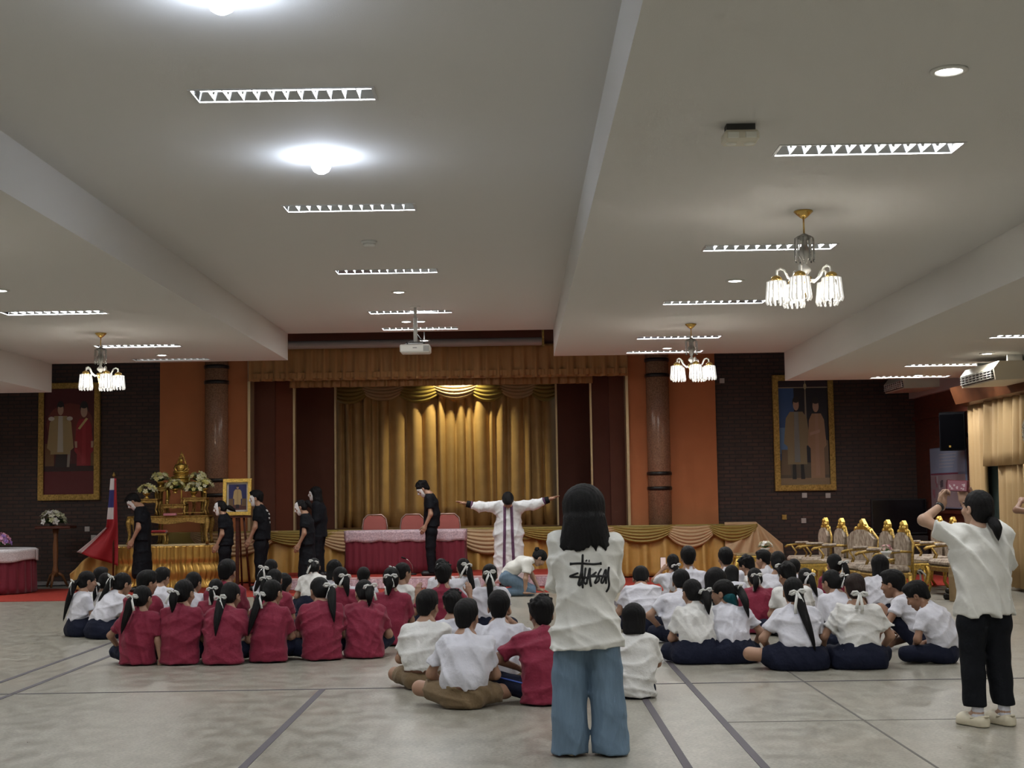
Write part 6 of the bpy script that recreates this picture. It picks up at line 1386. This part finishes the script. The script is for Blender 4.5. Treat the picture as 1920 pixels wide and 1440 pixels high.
# --- masked actors
MASK = mask_mesh()
def masked(x, y, z, rz, s, label, hair, seed, top=None, long=False, hp=.5, hL=(-.19,.12,.80), hR=(.19,.12,.80), tail=None, skin=0, tri=None, low='t', hemz=.80, bend=.25, extra_lean=0., tie=None, hs=1.02, neck=.25):
    f = Fig((x,y,z), rz, stand(s=s, hs=hs, hp=hp, bend=bend, lean=extra_lean, neck=neck, hL=hL, hR=hR), label, 'masked actors in black', True, skin, seed); f.res = .013
    f.body('none', hands=('relaxed','relaxed'), hup=((-1,0,0),(1,0,0)), feet=False)
    f.top(BLACKC, 't_shirt' if not long else 'jacket', tuck=False, hemz=hemz*s, collar=False, sleeve=.62, long=long, fat=1.04, flare=1.05, amp=.003)
    if low == 'd':
        P = [cone(f.J['P'], f.J['W'], .12*s, .11*s, s=.74), cone(f.J['P']*np.array((1,1,.35)), f.J['P'], .16*s, .125*s, s=.80, cut=[((0,0,-1),-.22)])]
        f.part('long_skirt', P, BLACKC, .05, wrinkle(seed,.004,40,3))
        f.part('stocking', [cone(f.J['KL'],f.J['AL'],.05*s,.036*s), cone(f.J['KR'],f.J['AR'],.05*s,.036*s)], BLACKC, .01)
    else: jeans(f, BLACKC, 0, 0, .095*s, .078*s, .066*s, .05, 'trousers', .003)
    f.shoes(BLACK, 'shoe', .043, .02)
    kw = dict(tie=tie) if tie else {}
    f.hair(hair, None, tail, None, **kw)
    m = link('mask', MASK, f.root); m.matrix_local = f.mh4()
    if tri: tri(f)
    return f
masked(-6.37,24.1,.009, PI/2+.05, 1.07, 'masked man in black bowing his head in front of the altar', 'short', 111, hp=.75, low='d', neck=.5)
masked(-4.88,23.7,.009, PI/2, .955, 'masked woman in black beside the easel, hair in a low knot', 'tied', 112, hp=.25, tail=(0,.06,.10), tie=(0,-.115,-.03))
fm = masked(-4.33,24.0,.009, PI/2-.05, 1.055, 'masked man in black T-shirt with white back lettering before the framed portrait', 'short', 113, hp=.15, hL=(-.19,.16,.80))
wrap_strokes([(1., [(-.05+.02*(i % 2), z), (.05-.015*(i % 3), z)]) for i, z in enumerate((1.33,1.27,1.20,1.13))], .035, fm.topo, 'back_lettering', mat('white_print', (.6,.6,.6), .6), fm.topo, 1., .02, .004, False)
masked(-3.47,23.35,.009, PI/2, .955, 'shorter masked woman in black with head lowered, left of the head table', 'tied', 114, hp=.45, tail=(0,.10,.06), tie=(0,-.11,.03), low='d')
masked(-3.40,24.3,.2, PI/2-.1, .965, 'masked woman in black with long loose hair on the low platform', 'long', 115, hp=.05, long=.9, hemz=.70)
masked(-1.48,24.2,.2, PI/2, 1.03, 'masked man in black standing on the platform before the head table', 'tousled', 116, hp=.7, neck=.5, hL=(-.19,.10,.80))

# --- robed man with outstretched arms, facing the hall, head bowed
sR = 1.06
f = Fig((-.17,23.2,.009), PI, stand(s=sR, hs=1.05, hp=1.25, neck=.9, bend=.3, hL=(-.86/sR,.06,1.49/sR), hR=(.86/sR,.06,1.42/sR), pL=(0,-.3,-1), pR=(0,-.3,-1), sw=.17), 'man in long white robe with outstretched arms and bowed head', None, True, 0, 121)
f.res = .012
f.body('none', hands=('flat','flat'), hup=((0,-.2,1),(0,-.2,1)), feet=False)
ROBE = cloth('white_robe', (.70,.71,.73), bump=.3)
J = f.J; k = f.k
P = [cone(J['C'], J['P'], .135*k, .165*k, s=.72), cone(J['P'], J['P']*np.array((1,1,.2)), .165*k, .185*k, s=.75, cut=[((0,0,-1),-.10)]), cone(J['SL'], J['SR'], .07*k, .07*k, k=.05), cone(J['C'], J['N'], .12*k, .07*k, s=.66)]
for sd in 'LR':
    d = J['H'+sd]-J['E'+sd]; d = d/np.linalg.norm(d); e = J['E'+sd]+(J['H'+sd]-J['E'+sd])*.55
    P += [cone(J['S'+sd], J['E'+sd], .092*k, .076*k), cone(J['E'+sd], e, .076*k, .060*k, cut=[(d, d@e)])]
robe_o = f.part('robe', P, ROBE, .05, wrinkle(121,.006,40,4), .10)
for sd in 'LR':
    h, e = J['H'+sd], J['E'+sd]; d = (h-e)/np.linalg.norm(h-e); a = e+(h-e)*.55; b = e+(h-e)*.68; c_ = e+(h-e)*.96
    f.part('purple_cuff_band', [cone(a-d*.01, b, .060*k, .056*k, cut=[(d, d@b), (-d, -(d@a))])], mat('purple_braid', (.11,.045,.10), .7, var=.3, vs=60), .002, None, None, .008, robe_o)
    f.part('black_cuff', [cone(b-d*.01, c_, .056*k, .050*k, cut=[(d, d@c_), (-d, -(d@b))])], BLACKC, .002, None, None, .008, robe_o)
wrap_strokes([(1., [(s_*.055, 1.36), (s_*.060, 1.0), (s_*.072, .6), (s_*.085, .16)]) for s_ in (-1,1)], .045, robe_o, 'purple_braid_stripe', MATS['purple_braid'], robe_o, -1., .03, .004, False)
wrap_strokes([(1., [(-.004, z), (.004, z)]) for z in np.arange(.25,1.35,.09)], .012, robe_o, 'button', WHITEP, robe_o, -1., .03, .005, False)
f.shoes(BLACK, 'shoe', .042, .02); jeans(f, BLACKC, 0, 0, .085, .07, .06, .05, 'trousers')
f.hair('short')

# --- woman kneeling with both hands on the floor
sK = .97
f = Fig((-.19,21.8,0), -PI/2+.06, dict(s=sK, hs=1.06, pelvis=(0,0,.30), lean=.95, bend=.42, hp=1.0, neck=.2, hR=(.17,.27,.055), hL=(-.12,.52,.055), pR=(1,-.3,0), pL=(-1,-.3,0), kL=(-.13,.38,.085), kR=(.13,.36,.085), aL=(-.11,-.04,.06), aR=(.11,-.06,.06), tL=(-.10,-.16,.035), tR=(.10,-.18,.035)), 'woman in white T-shirt and jeans kneeling with both hands on the floor', None, True, 2, 131)
f.res = .011
f.body('bare', hands=('flat','flat'), hdir=((0,1,-.08),(0.1,1,-.08)), hup=((0,0,1),(0,0,1)))
Jk = f.J; kk = f.k; ax = Jk['W']-Jk['P']; ax = ax/np.linalg.norm(ax)
P = [cone(Jk['P']+ax*.02, Jk['W'], .125*kk, .118*kk, s=.74, cut=[(-ax, -(ax@Jk['P'])+.0)]), cone(Jk['W'], Jk['C'], .118*kk, .112*kk, s=.68), cone(Jk['C'], Jk['N'], .112*kk, .065*kk, s=.64), cone(Jk['SL'], Jk['SR'], .056*kk, .056*kk, k=.05)]
for sd in 'LR':
    d = Jk['E'+sd]-Jk['S'+sd]; L = np.linalg.norm(d); d = d/L; e = Jk['S'+sd]+d*L*.66; P.append(cone(Jk['S'+sd], e+d*.03, .064*kk, .074*kk, cut=[(d, d@e)]))
f.part('t_shirt', P, TEEW, .045, wrinkle(131,.005,50,4))
f.trousers(DENIM, 1., .97, 'jeans', 1.02)
f.hair('tied', None, (.0,.17,-.02), None, tie=(0,-.112,.045), tr=.036)
f.shoes(mat('dark_shoe', (.03,.03,.035), .6), 'shoe', .036, -.01)
